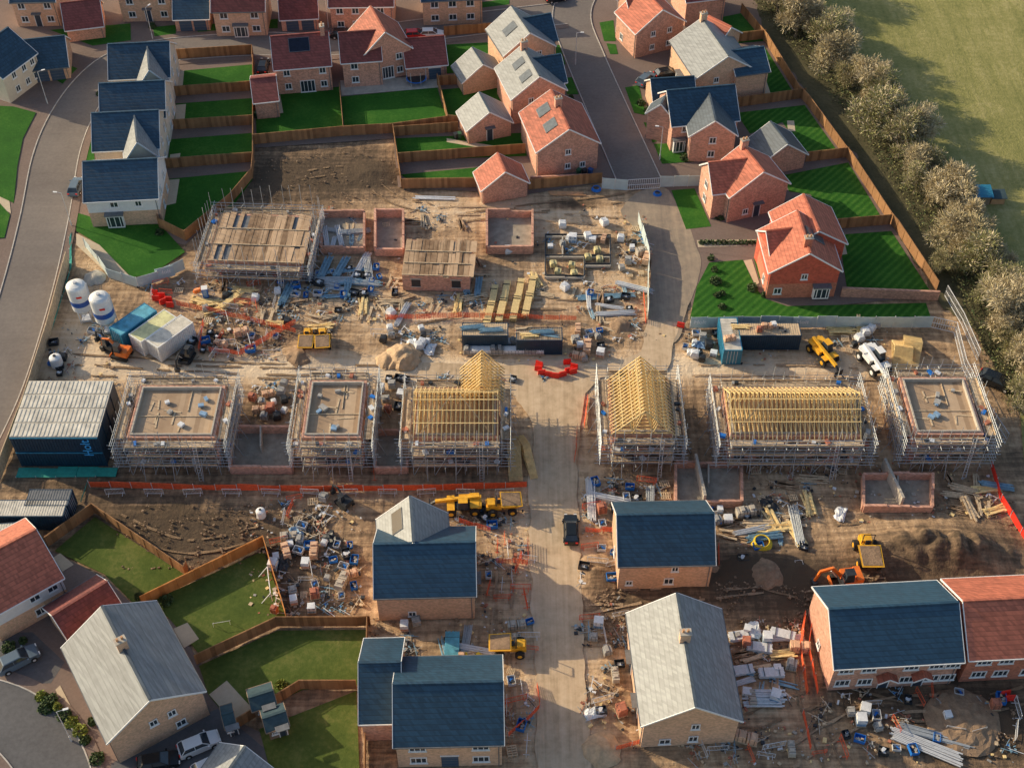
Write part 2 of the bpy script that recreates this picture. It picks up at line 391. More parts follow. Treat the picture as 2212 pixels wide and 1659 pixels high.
lawn((1195,100),(1208,98),(1222,140),(1205,145)); lawn((1215,170),(1235,168),(1250,205),(1225,205)); lawn((1350,190),(1380,185),(1395,250),(1370,245)); lawn((1295,50),(1325,45),(1330,90),(1305,90)); lawn((1390,265),(1420,270),(1430,300),(1410,310)); lawn((1412,312),(1480,310),(1500,350),(1430,355)); lawn((1310,95),(1330,97),(1335,118),(1318,118))
MR=grassr
lawn((1590,245),(1738,228),(1812,332),(1745,340),(1690,265),(1620,290),m=MR); lawn((1690,380),(1832,352),(1908,478),(1800,488),(1750,420),(1705,415),m=MR); lawn((1812,508),(1925,500),(2008,628),(1830,628),m=MR); lawn((1590,110),(1650,100),(1715,203),(1640,210),m=MR); lawn((1550,40),(1600,30),(1650,90),(1590,95))
lawn((1532,568),(1605,562),(1632,622),(1650,645),(1700,662),(2000,655),(2010,685),(1490,690),(1505,620),m=MR); lawn((1450,412),(1500,408),(1536,490),(1482,496)); lawn((1628,560),(1640,560),(1647,600),(1640,603))
lawn((205,1117),(402,1243),(290,1305),(225,1240),(118,1190),m=grassdull); lawn((318,1302),(570,1190),(618,1335),(430,1412),(365,1335),m=grassdull); lawn((430,1438),(600,1362),(792,1360),(772,1480),(655,1490),(500,1560),(450,1500),m=grassdull); lawn((560,1575),(770,1492),(782,1800),(620,1800),m=grassdull)
# paths / patios
def pave(*px,m=None,name='patio',z=.064): return sheet(name,px,z,m or patio)
pave((-40,395),(20,430),(24,462),(-40,428),name='footpath'); pave((165,505),(215,530),(285,602),(240,600),(165,530),name='footpath'); pave((383,155),(398,153),(395,185),(382,190)); pave((380,228),(402,226),(398,270),(378,274)); pave((368,335),(390,332),(386,360),(364,362)); pave((360,390),(388,388),(380,440),(358,445))
pave((735,175),(945,165),(950,190),(738,208),m=conc); pave((575,252),(605,205),(612,245)); pave((965,300),(1080,318),(1080,328),(965,308)); pave((1700,262),(1715,262),(1718,285),(1702,285)); pave((1505,520),(1640,518),(1642,532),(1508,535)); pave((1606,564),(1624,561),(1640,612),(1632,618),name='footpath')
pave((130,1195),(160,1220),(135,1235),(115,1205)); pave((375,1358),(405,1345),(430,1380),(398,1400)); pave((452,1500),(490,1470),(545,1530),(500,1556)); pave((1640,175),(1655,175),(1665,205),(1648,205)); pave((1795,485),(1815,485),(1830,550),(1815,552))
pave((205,1625),(130,1480),(120,1490),(190,1640),name='footpath')

# tyre tracks pressed into the mud
def track(px, g=1.9, w=.36, mt=trackd, z=.0):
    C=smooth([G(*p) for p in px],False,10); b=MB()
    for s_ in (-1,1):
        prev=None
        for i,c in enumerate(C):
            d=(C[min(i+1,len(C)-1)]-C[max(i-1,0)]).normalized(); n=Vector((-d.y,d.x,0)); ww=w*R(.4,1.15); c2=c+n*(s_*g/2+R(-.07,.07))
            cur=(c2-n*ww/2,c2+n*ww/2)
            if prev and R(0,1)>.25: b.quad([(prev[0].x,prev[0].y,z),(prev[1].x,prev[1].y,z),(cur[1].x,cur[1].y,z),(cur[0].x,cur[0].y,z)],mt)
            prev=cur
    b.obj('tyre_tracks')
zt=.004
for i,(px,mt) in enumerate([([(150,775),(400,790),(700,800),(1000,800)],trackd),([(200,800),(450,802),(800,812)],trackd),([(1270,1290),(1450,1285),(1700,1262),(2000,1262),(2230,1240)],trackl),([(1265,1310),(1480,1268),(1740,1240),(1850,1225)],trackl),([(1600,1240),(1800,1290),(2100,1300)],trackd),([(1000,470),(1150,450),(1330,430),(1400,410)],trackd),([(850,470),(1000,455),(1200,470),(1350,480)],trackl),([(650,380),(760,370),(850,430),(930,450)],trackd),([(240,1120),(400,1180),(560,1150)],trackd),([(1750,1330),(1745,1500),(1800,1659)],trackd),([(1620,1560),(1800,1500),(2000,1540),(2220,1500)],trackd),([(1700,1640),(1900,1530),(2100,1520)],trackl),([(1480,800),(1700,800),(1900,810)],trackl),([(900,690),(1100,660),(1320,660)],trackd),([(820,660),(900,640),(1000,660)],trackl),([(1040,1120),(1090,1200),(1080,1400),(1100,1600)],trackl),([(2210,1100),(2120,1130),(1980,1110),(1800,1120)],trackd),([(780,1360),(830,1380),(900,1390)],trackl)]):
    track(px,mt=mt,z=zt+i*.0012)

# ---------------------------------------------------------------- houses
def window(mw, c, n, w, h, kind='w', bars=1):
    """mw: dict of MBs; c: centre on wall face; n: outward normal"""
    n=Vector(n).normalized(); tx=Vector((-n.y,n.x,0)); M=Matrix((tx,-n,Vector((0,0,1)))).transposed()
    c=Vector(c)
    fr=mw['windows']
    if kind=='w':
        fr.box(c+n*.012,(w-.04,.02,h-.04),glass,M=M)
        t=.11
        for sx in (-1,1): fr.box(c+tx*sx*(w/2-t/2)+n*.045,(t,.09,h),white,M=M)
        for sz in (-1,1): fr.box(c+Vector((0,0,sz*(h/2-t/2)))+n*.04,(w-2*t,.08,t),white,M=M)
        for k in range(bars): fr.box(c+tx*((k+1)/(bars+1)-.5)*w+n*.037,(.08,.07,h-2*t),white,M=M)
        fr.box(c+Vector((0,0,-h/2-.05))+n*.07,(w+.16,.14,.09),white,M=M)
    elif kind=='d':
        fr.box(c+n*.03,(w,.06,h),doorm,M=M)
        for sx in (-1,1): fr.box(c+tx*sx*(w/2+.05)+n*.05,(.1,.1,h+.1),white,M=M)
        fr.box(c+Vector((0,0,h/2+.5))+n*.35,(w+.7,.7,.12),lead,M=M)
    elif kind=='porch':
        fr.box(c+n*.03,(w,.06,h),doorm,M=M)
        for sx in (-1,1):
            fr.box(c+tx*sx*(w/2+.05)+n*.05,(.1,.1,h+.1),white,M=M)
            base=c+Vector((0,0,h/2+.3)); 
            a=base+tx*sx*1.1; pk=base+Vector((0,0,.75))
            fr.slab([a+n*.02,a+n*1.0,pk+n*1.0,pk+n*.02],.07,tiler); fr.beam(a+n*1.02,pk+n*1.02,.06,.16,white)
    elif kind=='g':
        fr.box(c+n*.03,(w,.06,h),garaged,M=M)
        for k in range(4): fr.box(c+Vector((0,0,(k-1.5)*h/4))+n*.065,(w-.1,.02,.05),lead,M=M)
        fr.box(c+Vector((0,0,h/2+.06))+n*.05,(w+.2,.1,.12),white,M=M)
    elif kind=='bay':
        fr.box(c+n*.35,(w,.7,h),white,M=M); fr.box(c+n*.71,(w-.3,.02,h-.5),glass,M=M)
        for k in (-1,0,1): fr.box(c+n*.73+tx*k*w/3.3,(.1,.05,h-.4),white,M=M)
        fr.box(c+n*.42+Vector((0,0,h/2+.1)),(w+.3,.95,.2),lead,M=M)
def bld(mbs, o, a, b_, H, e, s, roof, wall, lower=None, over=.35, ends=True, win=None, chim=(), solar=(), fas=None, pm=None):
    a=Vector((a.x-o.x,a.y-o.y,0)); b2=Vector((b_.x-o.x,b_.y-o.y,0)); d=(b2-a); L=d.length; d=d/L; n=Vector((-d.y,d.x,0))
    Z=lambda p,z: Vector((p.x,p.y,z))
    k=(H-e)/s; fas=fas or white
    wa=a+d*.25; wb=b2-d*.25
    W=mbs['walls']
    def ring(z,ss=s): return [Z(wa-n*ss,z),Z(wb-n*ss,z),Z(wb+n*ss,z),Z(wa+n*ss,z)]
    if lower:
        W.hull(ring(0,s+.02),ring(2.6,s+.02),lower); W.hull(ring(2.6),ring(e),wall)
    else: W.hull(ring(0),ring(e),wall)
    for p in (wa,wb): W.hull([Z(p-n*s-d*.05,e),Z(p-n*s+d*.05,e),Z(p+n*s+d*.05,e),Z(p+n*s-d*.05,e)],[Z(p-d*.05,H-.05),Z(p+d*.05,H-.05),Z(p+d*.051,H-.05),Z(p-d*.051,H-.05)],wall)
    Rf=mbs['roof']
    for sg in (-1,1):
        ev=s+over; ez=H-k*ev
        Rf.slab([Z(a,H+.08),Z(b2,H+.08),Z(b2+n*sg*ev,ez+.08),Z(a+n*sg*ev,ez+.08)],.12,roof)
        T=mbs['trim']
        T.beam(Z(a+n*sg*(ev+.04),ez-.02),Z(b2+n*sg*(ev+.04),ez-.02),.10,.16,fas if wall!=bbuff else lead)
        if ends:
            for p in (a-d*.03,b2+d*.03): T.beam(Z(p,H-.03),Z(p+n*sg*(ev+.03),ez-.03),.07,.2,fas)
        T.cyl(Z(wb+n*sg*(s+.06)-d*.3,0),Z(wb+n*sg*(s+.06)-d*.3,e),.05,lead,5)
    Rf.beam(Z(a,H+.12),Z(b2,H+.12),.28,.1,roof if roof not in (slatelit,) else slatem)
    for t in chim:
        c=a.lerp(b2,t); W.box(Z(c,H+.25),(1.05,.7,2.0),wall if wall in (bbuff,bpink,bred) else bred,rz=atan2(d.y,d.x)+pi/2); W.box(Z(c,H+1.3),(1.2,.85,.12),conc,rz=atan2(d.y,d.x)+pi/2)
        for q in (-.25,.25): W.cyl(Z(c+n*q,H+1.3),Z(c+n*q,H+1.75),.13,pots,8)
    for (t,sd,off,w,h) in solar:
        c=a.lerp(b2,t); sl=(n*sd*1.0+Vector((0,0,-k))).normalized(); up=sl.cross(d).normalized()
        if up.z<0: up=-up
        cc=Z(c,H+.08)+sl*off+up*.08
        M=Matrix((d,sl,up)).transposed(); mbs['solar_panels'].box(cc,(w,h,.06),pm or solarl,M=M)
        mbs['solar_panels'].box(cc-up*.01,(w+.14,h+.14,.05),lead,M=M)
    for wd in (win or ()):
        side,t,z,w,h=wd[:5]; kind=wd[5] if len(wd)>5 else 'w'; bars=wd[6] if len(wd)>6 else 1
        if side=='F': c=(wa.lerp(wb,t))-n*(s+(.02 if lower and z<2.6 else 0)); nn=-n
        elif side=='K': c=(wa.lerp(wb,t))+n*(s+(.02 if lower and z<2.6 else 0)); nn=n
        elif side=='B': c=wb+d*.05+n*(t-.5)*2*s; nn=d
        else: c=wa-d*.05+n*(t-.5)*2*s; nn=-d
        window(mbs,Z(c,z),nn,w,h,kind,bars)
def W2(side, cols, z=(1.45,3.95), w=1.25, h=1.15, door=None, bars=1):
    o=[]
    for t in cols:
        for zz in z:
            if zz<2 and door is not None and abs(t-door)<.05: continue
            o.append((side,t,zz,w,h,'w',bars))
    if door is not None: o.append((side,door,1.05,.95,2.1,'d'))
    return o
def house(name, A, B, H=8.2, e=5.0, s=4.5, roof=slate, wall=bbuff, wings=(), **kw):
    a=G(A[0],A[1],H); b2=G(B[0],B[1],H); o=(a+b2)/2; o.z=0
    mbs={k:MB() for k in('walls','roof','trim','windows','solar_panels')}
    bld(mbs,o,a,b2,H,e,s,roof,wall,**kw)
    for w in wings:
        w=dict(w); H2=w.pop('H',H-.3); pa=G(*w.pop('A'),H2); pb=G(*w.pop('B'),H2)
        bld(mbs,o,pa,pb,H2,w.pop('e',e),w.pop('s',3),w.pop('roof',roof),w.pop('wall',wall),**w)
    em=empty(name,o)
    for k,m in mbs.items(): m.obj(k,parent=em)
    return em
hs=house
# foreground
hs('brick_house',(806,1176),(1027,1171),s=4.3,wings=[dict(A=(886,1072),B=(893,1172),H=8.4,s=3.7,roof=slatelit,solar=[(.35,-1,2.2,2.8,1.5)],pm=solarm)],win=W2('F',(.35,),z=(1.2,),w=.9,h=.9)+[('B',.4,1.2,1,2.1,'d'),('B',.7,3.9,.8,1)])
hs('brick_house',(848,1477),(1087,1472),s=4.7,win=W2('F',(.2,.8),w=1.7,bars=2)+[('F',.5,1.1,1.7,2.2,'g')],wings=[dict(A=(774,1432),B=(866,1430),H=7.4,e=4.2,s=4.6,wall=bpink)])
hs('brick_house',(1332,1113),(1543,1109),s=4.1,win=[('F',.12,1.2,.8,.8),('F',.55,1.4,1.1,1.1),('F',.6,3.7,.8,.9),('A',.5,1.4,1,1.1)])
hs('brick_house',(1462,1281),(1503,1527),s=4.75,roof=slatelit,wall=bbuff,chim=(.42,),win=[('B',.55,1.4,1,1.1),('B',.25,1.1,1.2,1),('B',.55,3.9,.9,1),('F',.3,1.2,1,2.1,'d'),('F',.7,1.2,1,2.1,'d'),('F',.5,3.9,1.2,1.1),('F',.15,3.9,1.2,1.1)])
hs('brick_house',(1790,1316),(2071,1301),s=4.7,wall=bpink,win=W2('F',(.1,.28,.62,.82,.95),w=1.6,bars=2)+[('F',.44,1.1,.95,2.1,'porch'),('F',.72,1.1,.95,2.1,'porch'),('A',.5,1.4,.9,1)])
hs('brick_house',(2080,1298),(2330,1286),s=4.7,roof=tiler,wall=bred,win=W2('F',(.15,.35,.6),w=1.6,bars=2))
hs('brick_house',(220,1309),(324,1512),s=4.9,roof=slatelit,wall=bbuff,chim=(.45,),win=[('B',.7,1.4,1.1,1.1),('B',.45,3.9,.9,1),('B',.65,3.9,.9,1),('F',.3,1.4,1,1.2),('F',.6,1.4,1,1.2)])
hs('brick_house',(-90,1232),(78,1143),s=4.8,roof=tiler,wall=render_w,lower=bbuff,win=W2('F',(.6,.85),w=1.2))
hs('garage',(112,1330),(232,1256),H=5.6,e=3,s=3.4,roof=tiled,wall=bbuff)
hs('garage',(530,1612),(455,1720),H=4.6,e=2.5,s=3.2,roof=slatelit,wall=bbuff)
shedw=mat('shed_timber',(.30,.21,.14),.9); shedr=mat('shed_felt',(.045,.085,.10),.9)
def shed(A,B,roof,wallm):
    hs('garden_shed',A,B,H=2.5,e=1.9,s=1.25,roof=roof,wall=wallm,win=[('F',.3,1.2,.6,.5),('F',.72,.95,.7,1.6,'d')],over=.12,fas=shedw)
shed((536,1507),(590,1490),shedr,shedw); shed((566,1552),(617,1535),shedr,shedw); shed((478,1544),(504,1536),shedr,shedw)
# upper-left column
lw=W2('B',(.3,.7),w=.9)+W2('F',(.5,),w=1.2)
hs('brick_house',(232,97),(366,91),wall=cream,s=4.6,win=lw,wings=[dict(A=(318,100),B=(322,152),s=2.2,H=7.8,roof=slatelit)])
hs('brick_house',(213,182),(356,175),wall=cream,s=4.6,win=lw)
hs('brick_house',(197,246),(343,239),wall=cream,s=4.6,win=lw,wings=[dict(A=(290,250),B=(296,308),s=2.2,H=7.8,roof=slatelit)])
hs('brick_house',(178,351),(340,343),wall=render_w,lower=bbuff,s=4.6,win=W2('B',(.3,.7),w=.9)+[('F',.35,1.3,2.4,2.2,'bay'),('F',.72,3.9,1,1),('F',.38,3.9,1.2,1)])
hs('brick_house',(-60,115),(18,60),wall=cream,s=4.6,win=W2('F',(.3,.6,.85),w=1))
hs('garage',(48,88),(140,78),H=5.6,e=2.6,s=4,wall=bbuff,win=[('F',.3,1.1,2.2,2.1,'g'),('F',.7,1.1,2.2,2.1,'g')])
# top row
hs('garage',(130,8),(215,-2),H=5.4,e=2.6,s=3.6,roof=tiled,wall=bpink)
hs('garage',(372,-12),(452,-14),H=5.2,e=2.6,s=3.4,wall=bpink,win=[('F',.3,1.1,2.1,2.1,'g'),('F',.72,1.1,2.1,2.1,'g')])
hs('brick_house',(455,-40),(572,-42),s=4,wall=bbuff,roof=tiled,win=W2('F',(.2,.8),w=1.4)+[('F',.5,1.2,2.4,2.2,'bay')])
hs('garage',(600,-10),(685,-14),H=5.2,e=2.6,s=3.2,roof=tiled,wall=bpink,win=[('F',.3,1.1,2.1,2.1,'g'),('F',.72,1.1,2.1,2.1,'g')])
hs('brick_house',(708,-50),(850,-52),s=4,wall=bpink,roof=tiled,win=W2('F',(.15,.4,.8),door=.6))
hs('brick_house',(905,-62),(1040,-68),s=4,wall=bbuff,roof=slate,win=W2('F',(.2,.5,.8),w=1.4))
hs('brick_house',(250,-70),(372,-72),s=4,wall=bbuff,roof=slate,win=W2('F',(.2,.8),door=.5)); hs('brick_house',(20,-60),(120,-62),s=4,wall=bbuff,roof=slate,win=W2('F',(.2,.8),door=.5))
# mid upper
hs('brick_house',(583,80),(709,70),s=4.2,roof=tiled,wall=bpink,chim=(.9,),solar=[(.48,-1,1.8,3.2,2.2)],pm=solarm,win=W2('F',(.2,.85),w=1.1)+[('F',.55,1.2,2.4,2.2,'w',3)])
hs('garage',(540,172),(596,166),H=5.2,e=3.4,s=3.6,roof=tiled,wall=bpink)
hs('brick_house',(730,72),(820,66),s=3.6,roof=tiled,wall=bpink,H=8,win=W2('F',(.3,),w=1.2),wings=[dict(A=(800,14),B=(832,70),H=8.9,e=5.2,s=4.1,roof=tiler,wall=bpink,win=W2('B',(.25,.75),w=1.1)+[('B',.5,1.3,2,2.2,'w',3)])])
hs('garage',(868,86),(960,78),H=5.6,e=2.9,s=3.8,roof=tiled,wall=bpink,win=[('F',.7,1.1,2,2.1,'g')])
gw=W2('B',(.35,.7),w=.9,h=1.0)
hs('brick_house',(1105,14),(1145,72),roof=slatelit,wall=bbuff,s=4.3,win=gw,solar=[(.5,-1,2.4,1.8,2.4)],wings=[dict(A=(1125,42),B=(1190,30),s=3.4,H=7.6,roof=slate)])
hs('brick_house',(1128,98),(1166,166),roof=slatelit,wall=bpink,s=4.3,win=gw,chim=(.1,),solar=[(.35,-1,2,1.6,2),(.75,-1,2,1.6,2)],wings=[dict(A=(1150,128),B=(1212,118),s=3.4,H=7.6,roof=slate)])
hs('brick_house',(1190,194),(1230,280),roof=tiler,wall=bpink,s=4.7,win=[('B',.5,4,.9,1),('B',.5,1.4,.9,1),('B',.75,1.3,.9,1)],chim=(.4,),solar=[(.3,-1,2.4,2,2),(.68,-1,2.4,2,2)])
hs('garage',(1020,103),(1044,140),H=5.2,e=2.7,s=3.4,roof=slatelit,wall=bbuff)
hs('garage',(1035,200),(1058,243),H=5.4,e=2.8,s=3.5,roof=slatelit,wall=bpink,win=[('B',.5,1.05,.9,2.1,'d')])
hs('garage',(1074,331),(1092,372),H=5.4,e=2.8,s=3.4,roof=tiler,wall=bpink)
# right column
hs('brick_house',(1385,-25),(1432,22),roof=tiler,wall=bpink,s=4.5,win=gw+[('F',.3,1.4,1,1.2)],wings=[dict(A=(1350,-12),B=(1400,-20),s=3.2,H=7.6)])
hs('brick_house',(1470,-60),(1560,-70),roof=tiled,wall=bpink,s=4)
hs('brick_house',(1516,40),(1574,122),roof=slatelit,wall=bbuff,s=5,win=gw+[('F',.5,1.2,2,2,'bay')],chim=(.05,),wings=[dict(A=(1575,112),B=(1650,102),s=3.6,H=7.0,roof=slate),dict(A=(1530,35),B=(1580,60),s=3,H=7.2,roof=tiler)])
hs('garage',(1405,172),(1500,166),H=5.5,e=2.9,s=3.6,roof=slate,wall=bbuff)
hs('brick_house',(1440,197),(1588,184),roof=slate,wall=bpink,s=4.2,win=W2('F',(.2,.4),w=1.1)+[('F',.12,1.2,1.8,2.2,'bay')],wings=[dict(A=(1530,195),B=(1546,262),s=3.4,H=7.6,roof=slatem,wall=bpink,win=W2('B',(.5,),w=1.1)),dict(A=(1440,205),B=(1428,226),s=2,H=7,roof=slatem)])
hs('garage',(1664,263),(1702,312),H=5.4,e=2.8,s=3.6,roof=slatem,wall=bpink)
hs('brick_house',(1602,312),(1650,372),roof=tiler,wall=bpink,s=4.6,chim=(.1,),win=[('B',.5,1.1,.95,2.1,'d'),('B',.3,1.4,.9,1)],wings=[dict(A=(1530,352),B=(1625,342),s=3.2,H=7.8,roof=tiler,win=W2('A',(.5,),w=1.2))])
hs('brick_house',(1722,455),(1750,548),roof=tiler,wall=tilehang,lower=bred,s=4.7,chim=(.8,),win=[('B',.5,3.9,.9,1),('B',.15,1.4,1.1,1.1),('B',.78,1.3,2.2,2,'bay'),('F',.7,1.4,1,1.2)],solar=[(.45,1,2.2,2,3)],wings=[dict(A=(1735,420),B=(1770,500),s=4.2,H=7.6,roof=tiler),dict(A=(1655,500),B=(1725,492),s=3,H=7.4,roof=tiler)])

# ---------------------------------------------------------------- unfinished houses
def rect(px4, h):
    P=[G(x,y,h) for x,y in px4]
    return (P[0].x+P[3].x)/2,(P[1].x+P[2].x)/2,(P[2].y+P[3].y)/2,(P[0].y+P[1].y)/2
def scaffold(o, x0,x1,y0,y1,top,lv=(1.9,3.8),name='scaffolding',rot=0,ex=0):
    m=MB(); r=.038
    def side(p,q,nrm,ladder=False):
        p=Vector(p);q=Vector(q);nrm=Vector(nrm);L=(q-p).length; n=max(2,round(L/1.35)); d=(q-p)/L
        for off,up in ((.35,.7),(1.45,1.4+ex)):
            for k in range(n+1):
                c=p+d*(L*k/n+R(-.2,.2))+nrm*off; m.cyl(c,c+Vector((R(-.08,.08),R(-.08,.08),top+up+R(-.4,1.0))),r,steel,4)
        levels=list(lv)+[top]
        for z in levels:
            for bb in range(5):
                off=.42+bb*.24; s0=0
                while s0<L:
                    s1=min(L,s0+R(2.5,3.9)); 
                    if R(0,1)>.08:
                        a=p+d*(s0+R(-.1,.1))+nrm*(off+R(-.02,.02))+Vector((0,0,z-.25+R(0,.03))); b_=p+d*(s1+R(0,.2))+nrm*(off+R(-.02,.02))+Vector((0,0,z-.25+R(0,.03)))
                        m.beam(a,b_,.22,.04,random.choice((ply,plyy,timberp)) )
                    s0=s1
            for zz in (z-.35,z+.25,z+.75):
                m.cyl(p+nrm*1.45-d*(1.6+R(0,.6))+Vector((0,0,zz)),q+nrm*1.45+d*(1.6+R(0,.6))+Vector((0,0,zz+R(-.05,.05))),r,steel,4)
            m.cyl(p+nrm*.35-d*.6+Vector((0,0,z-.35)),q+nrm*.35+d*.6+Vector((0,0,z-.35)),r,steel,4)
            m.beam(p+nrm*1.42+Vector((0,0,z-.12)),q+nrm*1.42+Vector((0,0,z-.12)),.04,.2,timberp)
            for k in range(n+1):
                c=p+d*(L*k/n)+Vector((0,0,z-.3)); m.cyl(c+nrm*.2,c+nrm*(1.6+R(0,.7)),r,steel,4)
            for k in range(3): # stacked blocks, tubs and boards left on the lifts
                c=p+d*R(0,L)+nrm*.9+Vector((0,0,z-.08)); m.box(c,(R(.3,.8),R(.3,.6),R(.2,.4)),random.choice((bred,greyb,whitew,blackp,bplast)),rz=R(0,3))
        for k in range(0,n,2):
            c=p+d*(L*k/n)+nrm*1.5; c2=p+d*(L*min(n,k+2)/n)+nrm*1.5; m.cyl(c,c2+Vector((0,0,top+.6)),r*.9,steel,4)
        for k in range(3): # raking buttress tubes
            c=p+d*(L*(k+.5)/3)+nrm*1.5; m.cyl(c+nrm*R(.8,1.3),c+Vector((0,0,top*.6)),r,steel,4)
        if ladder:
            c=p+d*(L*.8)+nrm*1.6
            for s_ in (-.2,.2): m.cyl(c+d*s_+nrm*.8,c+d*s_+Vector((0,0,top+1)),.03,galv,4)
            for k in range(14): 
                f=k/14; m.cyl(c-d*.2+nrm*.8*(1-f)+Vector((0,0,(top+1)*f)),c+d*.2+nrm*.8*(1-f)+Vector((0,0,(top+1)*f)),.02,galv,4)
    side((x0,y0,0),(x1,y0,0),(0,-1,0),True); side((x0,y1,0),(x1,y1,0),(0,1,0)); side((x0,y0,0),(x0,y1,0),(-1,0,0)); side((x1,y0,0),(x1,y1,0),(1,0,0))
    return m.obj(name,o,rot)
def truss(m,p,q,H,web=True):
    p=Vector(p);q=Vector(q);mid=(p+q)/2; top=Vector((mid.x,mid.y,H)); w=.085;h=.15
    ext=(q-p).normalized()*.4; dz=Vector((0,0,(H-p.z)/((q-p).length/2)*.4))
    m.beam(p-ext-dz,top,w,h,timber); m.beam(q+ext-dz,top,w,h,timber); m.beam(p,q,w,h,timber)
    if web:
        a=p.lerp(q,.33);b_=p.lerp(q,.67); m.beam(a,p.lerp(top,.5),w,.09,timber); m.beam(b_,q.lerp(top,.5),w,.09,timber); m.beam(a,top,w,.09,timber); m.beam(b_,top,w,.09,timber)
def unfinished(px4,h=5.2,kind='deck',wall=bpink,H=8.4,rot=0,scaf=True,cols=(.2,.5,.8),gable=None,lv=(1.9,3.6),ex=0,full=False):
    x0,x1,y0,y1=rect(px4,h); o=Vector(((x0+x1)/2,(y0+y1)/2,0)); x0-=o.x;x1-=o.x;y0-=o.y;y1-=o.y
    em=empty('unfinished_house',o,rot); W=MB(); t=.32
    W.box((0,y0+t/2,h/2),(x1-x0,t,h),wall); W.box((0,y1-t/2,h/2),(x1-x0,t,h),wall)
    W.box((x0+t/2,0,h/2),(t,y1-y0-2*t,h),wall); W.box((x1-t/2,0,h/2),(t,y1-y0-2*t,h),wall)
    if not full:
        for (c,d) in (((0,y0+.43),(x1-x0-.64,.18)),((0,y1-.43),(x1-x0-.64,.18)),((x0+.43,0),(.18,y1-y0-1.06)),((x1-.43,0),(.18,y1-y0-1.06))):
            W.box((c[0],c[1],h/2+.1),(d[0],d[1],h+.2),block)
    W.obj('walls',parent=em)
    D=MB()
    if full:
        rows=3
        for r_ in range(rows):
            ya=y0+(y1-y0)*r_/rows; yb=y0+(y1-y0)*(r_+1)/rows; x=x0-.1
            while x<x1:
                w=R(.4,1.0); 
                if R(0,1)>.05: D.box((x+w/2,(ya+yb)/2+R(-.3,.3),h+.06+R(0,.1)),(w-.05,(yb-ya)*R(.9,1.08),.04),decko,rz=R(-.02,.02))
                x+=w
            D.box((0,ya,h+.2),(x1-x0,.12,.12),timberp)
        D.box((0,0,h-.1),(x1-x0-.7,y1-y0-.7,.1),lead)
    else:
        D.box((0,0,h-.35),(x1-x0-1.04,y1-y0-1.04,.1),deckx)
    if kind=='deck' and not full:
        D.box((0,y0*.15,h-.24),((x1-x0)*.86,.1,.1),timberp); D.box(((x1-x0)*.12,(y1-y0)*.22,h-.24),(.1,(y1-y0)*.4,.1),timberp)
        for k in range(7):
            c=Vector((R(x0+1.2,x1-1.2),R(y0+1.2,y1-1.2),h-.26)); a_=random.choice((0,pi/2))+R(-.2,.2); D.box(c,(R(1.2,2.6),.2,.05),timberp,rz=a_)
        for k in range(6): D.box((R(x0+1.5,x1-1.5),R(y0+1.5,y1-1.5),h-.05),(R(.3,1.1),R(.3,.8),R(.25,.5)),random.choice((whitew,greyb,bluew)),rz=R(0,3))
    D.obj('floor_deck',parent=em)
    mw={'windows':MB()}
    for c in cols:
        for zz in ((1.4,3.7) if h>4 else (1.4,)):
            mw['windows'].box((x0+(x1-x0)*c,y0-.004,zz),(1.25,.02,1.3),blackp); mw['windows'].box((x0+(x1-x0)*c,y0-.03,zz+.73),(1.6,.08,.14),conc); mw['windows'].box((x0+(x1-x0)*c,y0-.03,zz-.7),(1.4,.1,.08),conc)  # black panels on the wall face paint the shade of unglazed openings
    mw['windows'].obj('windows',parent=em)
    T=MB()
    if kind=='tx':
        n=int((x1-x0)/.55)
        for k in range(n+1):
            x=x0+.1+(x1-x0-.2)*k/n; truss(T,(x,y0+.1,h+.1),(x,y1-.1,h+.1),H)
        for f in (.3,.6,.85):
            for sg in (-1,1):
                y=(y1-.1)*(1-f)*sg; T.beam((x0,y,h+.2+(H-h)*f),(x1,y,h+.2+(H-h)*f),.1,.05,timber)
        T.beam((x0+1,y0+.6,h+.3),(x0+4.5,-.2,H-.1),.1,.05,timberp); T.beam((x1-1,y0+.6,h+.3),(x1-4.5,-.2,H-.1),.1,.05,timberp)
    if kind=='ty':
        n=int((y1-y0)/.55)
        for k in range(n+1):
            y=y0+.1+(y1-y0-.2)*k/n; truss(T,(x0+.1,y,h+.1),(x1-.1,y,h+.1),H)
        for f in (.3,.6,.85):
            for sg in (-1,1):
                x=(x1-.1)*(1-f)*sg; T.beam((x,y0,h+.2+(H-h)*f),(x,y1,h+.2+(H-h)*f),.1,.05,timber)
    if gable:
        gx,gs,gy0,gy1=gable; n=int(abs(gy1-gy0)/.55)
        for k in range(n+1):
            y=gy0+(gy1-gy0)*k/n; truss(T,(gx-gs,y,h+.12),(gx+gs,y,h+.12),H-.2)
    T.obj('roof_trusses',parent=em)
    if scaf: scaffold(o,x0,x1,y0,y1,h,lv,rot=rot,ex=ex)
    return o,x0,x1,y0,y1
unfinished([(302,833),(482,833),(468,945),(275,945)])
unfinished([(672,822),(792,822),(780,945),(648,945)],wall=bpink,cols=(.25,.75))
unfinished([(900,838),(1078,838),(1076,945),(890,945)],kind='tx',gable=(3.0,2.4,2,7.5))
unfinished([(1322,818),(1440,818),(1455,938),(1316,938)],kind='ty',H=9.2,cols=(.3,.7))
unfinished([(1572,838),(1842,838),(1855,942),(1566,942)],kind='tx',cols=(.1,.3,.5,.7,.9))
unfinished([(1950,815),(2085,815),(2125,938),(1968,938)],cols=(.25,.75))
unfinished([(485,470),(682,458),(640,562),(440,572)],h=3.0,rot=-.05,cols=(),lv=(1.6,),ex=2.2,full=True)
unfinished([(880,520),(1025,520),(1010,600),(868,595)],h=2.7,scaf=False,rot=-.04,cols=(.2,.8),full=True)
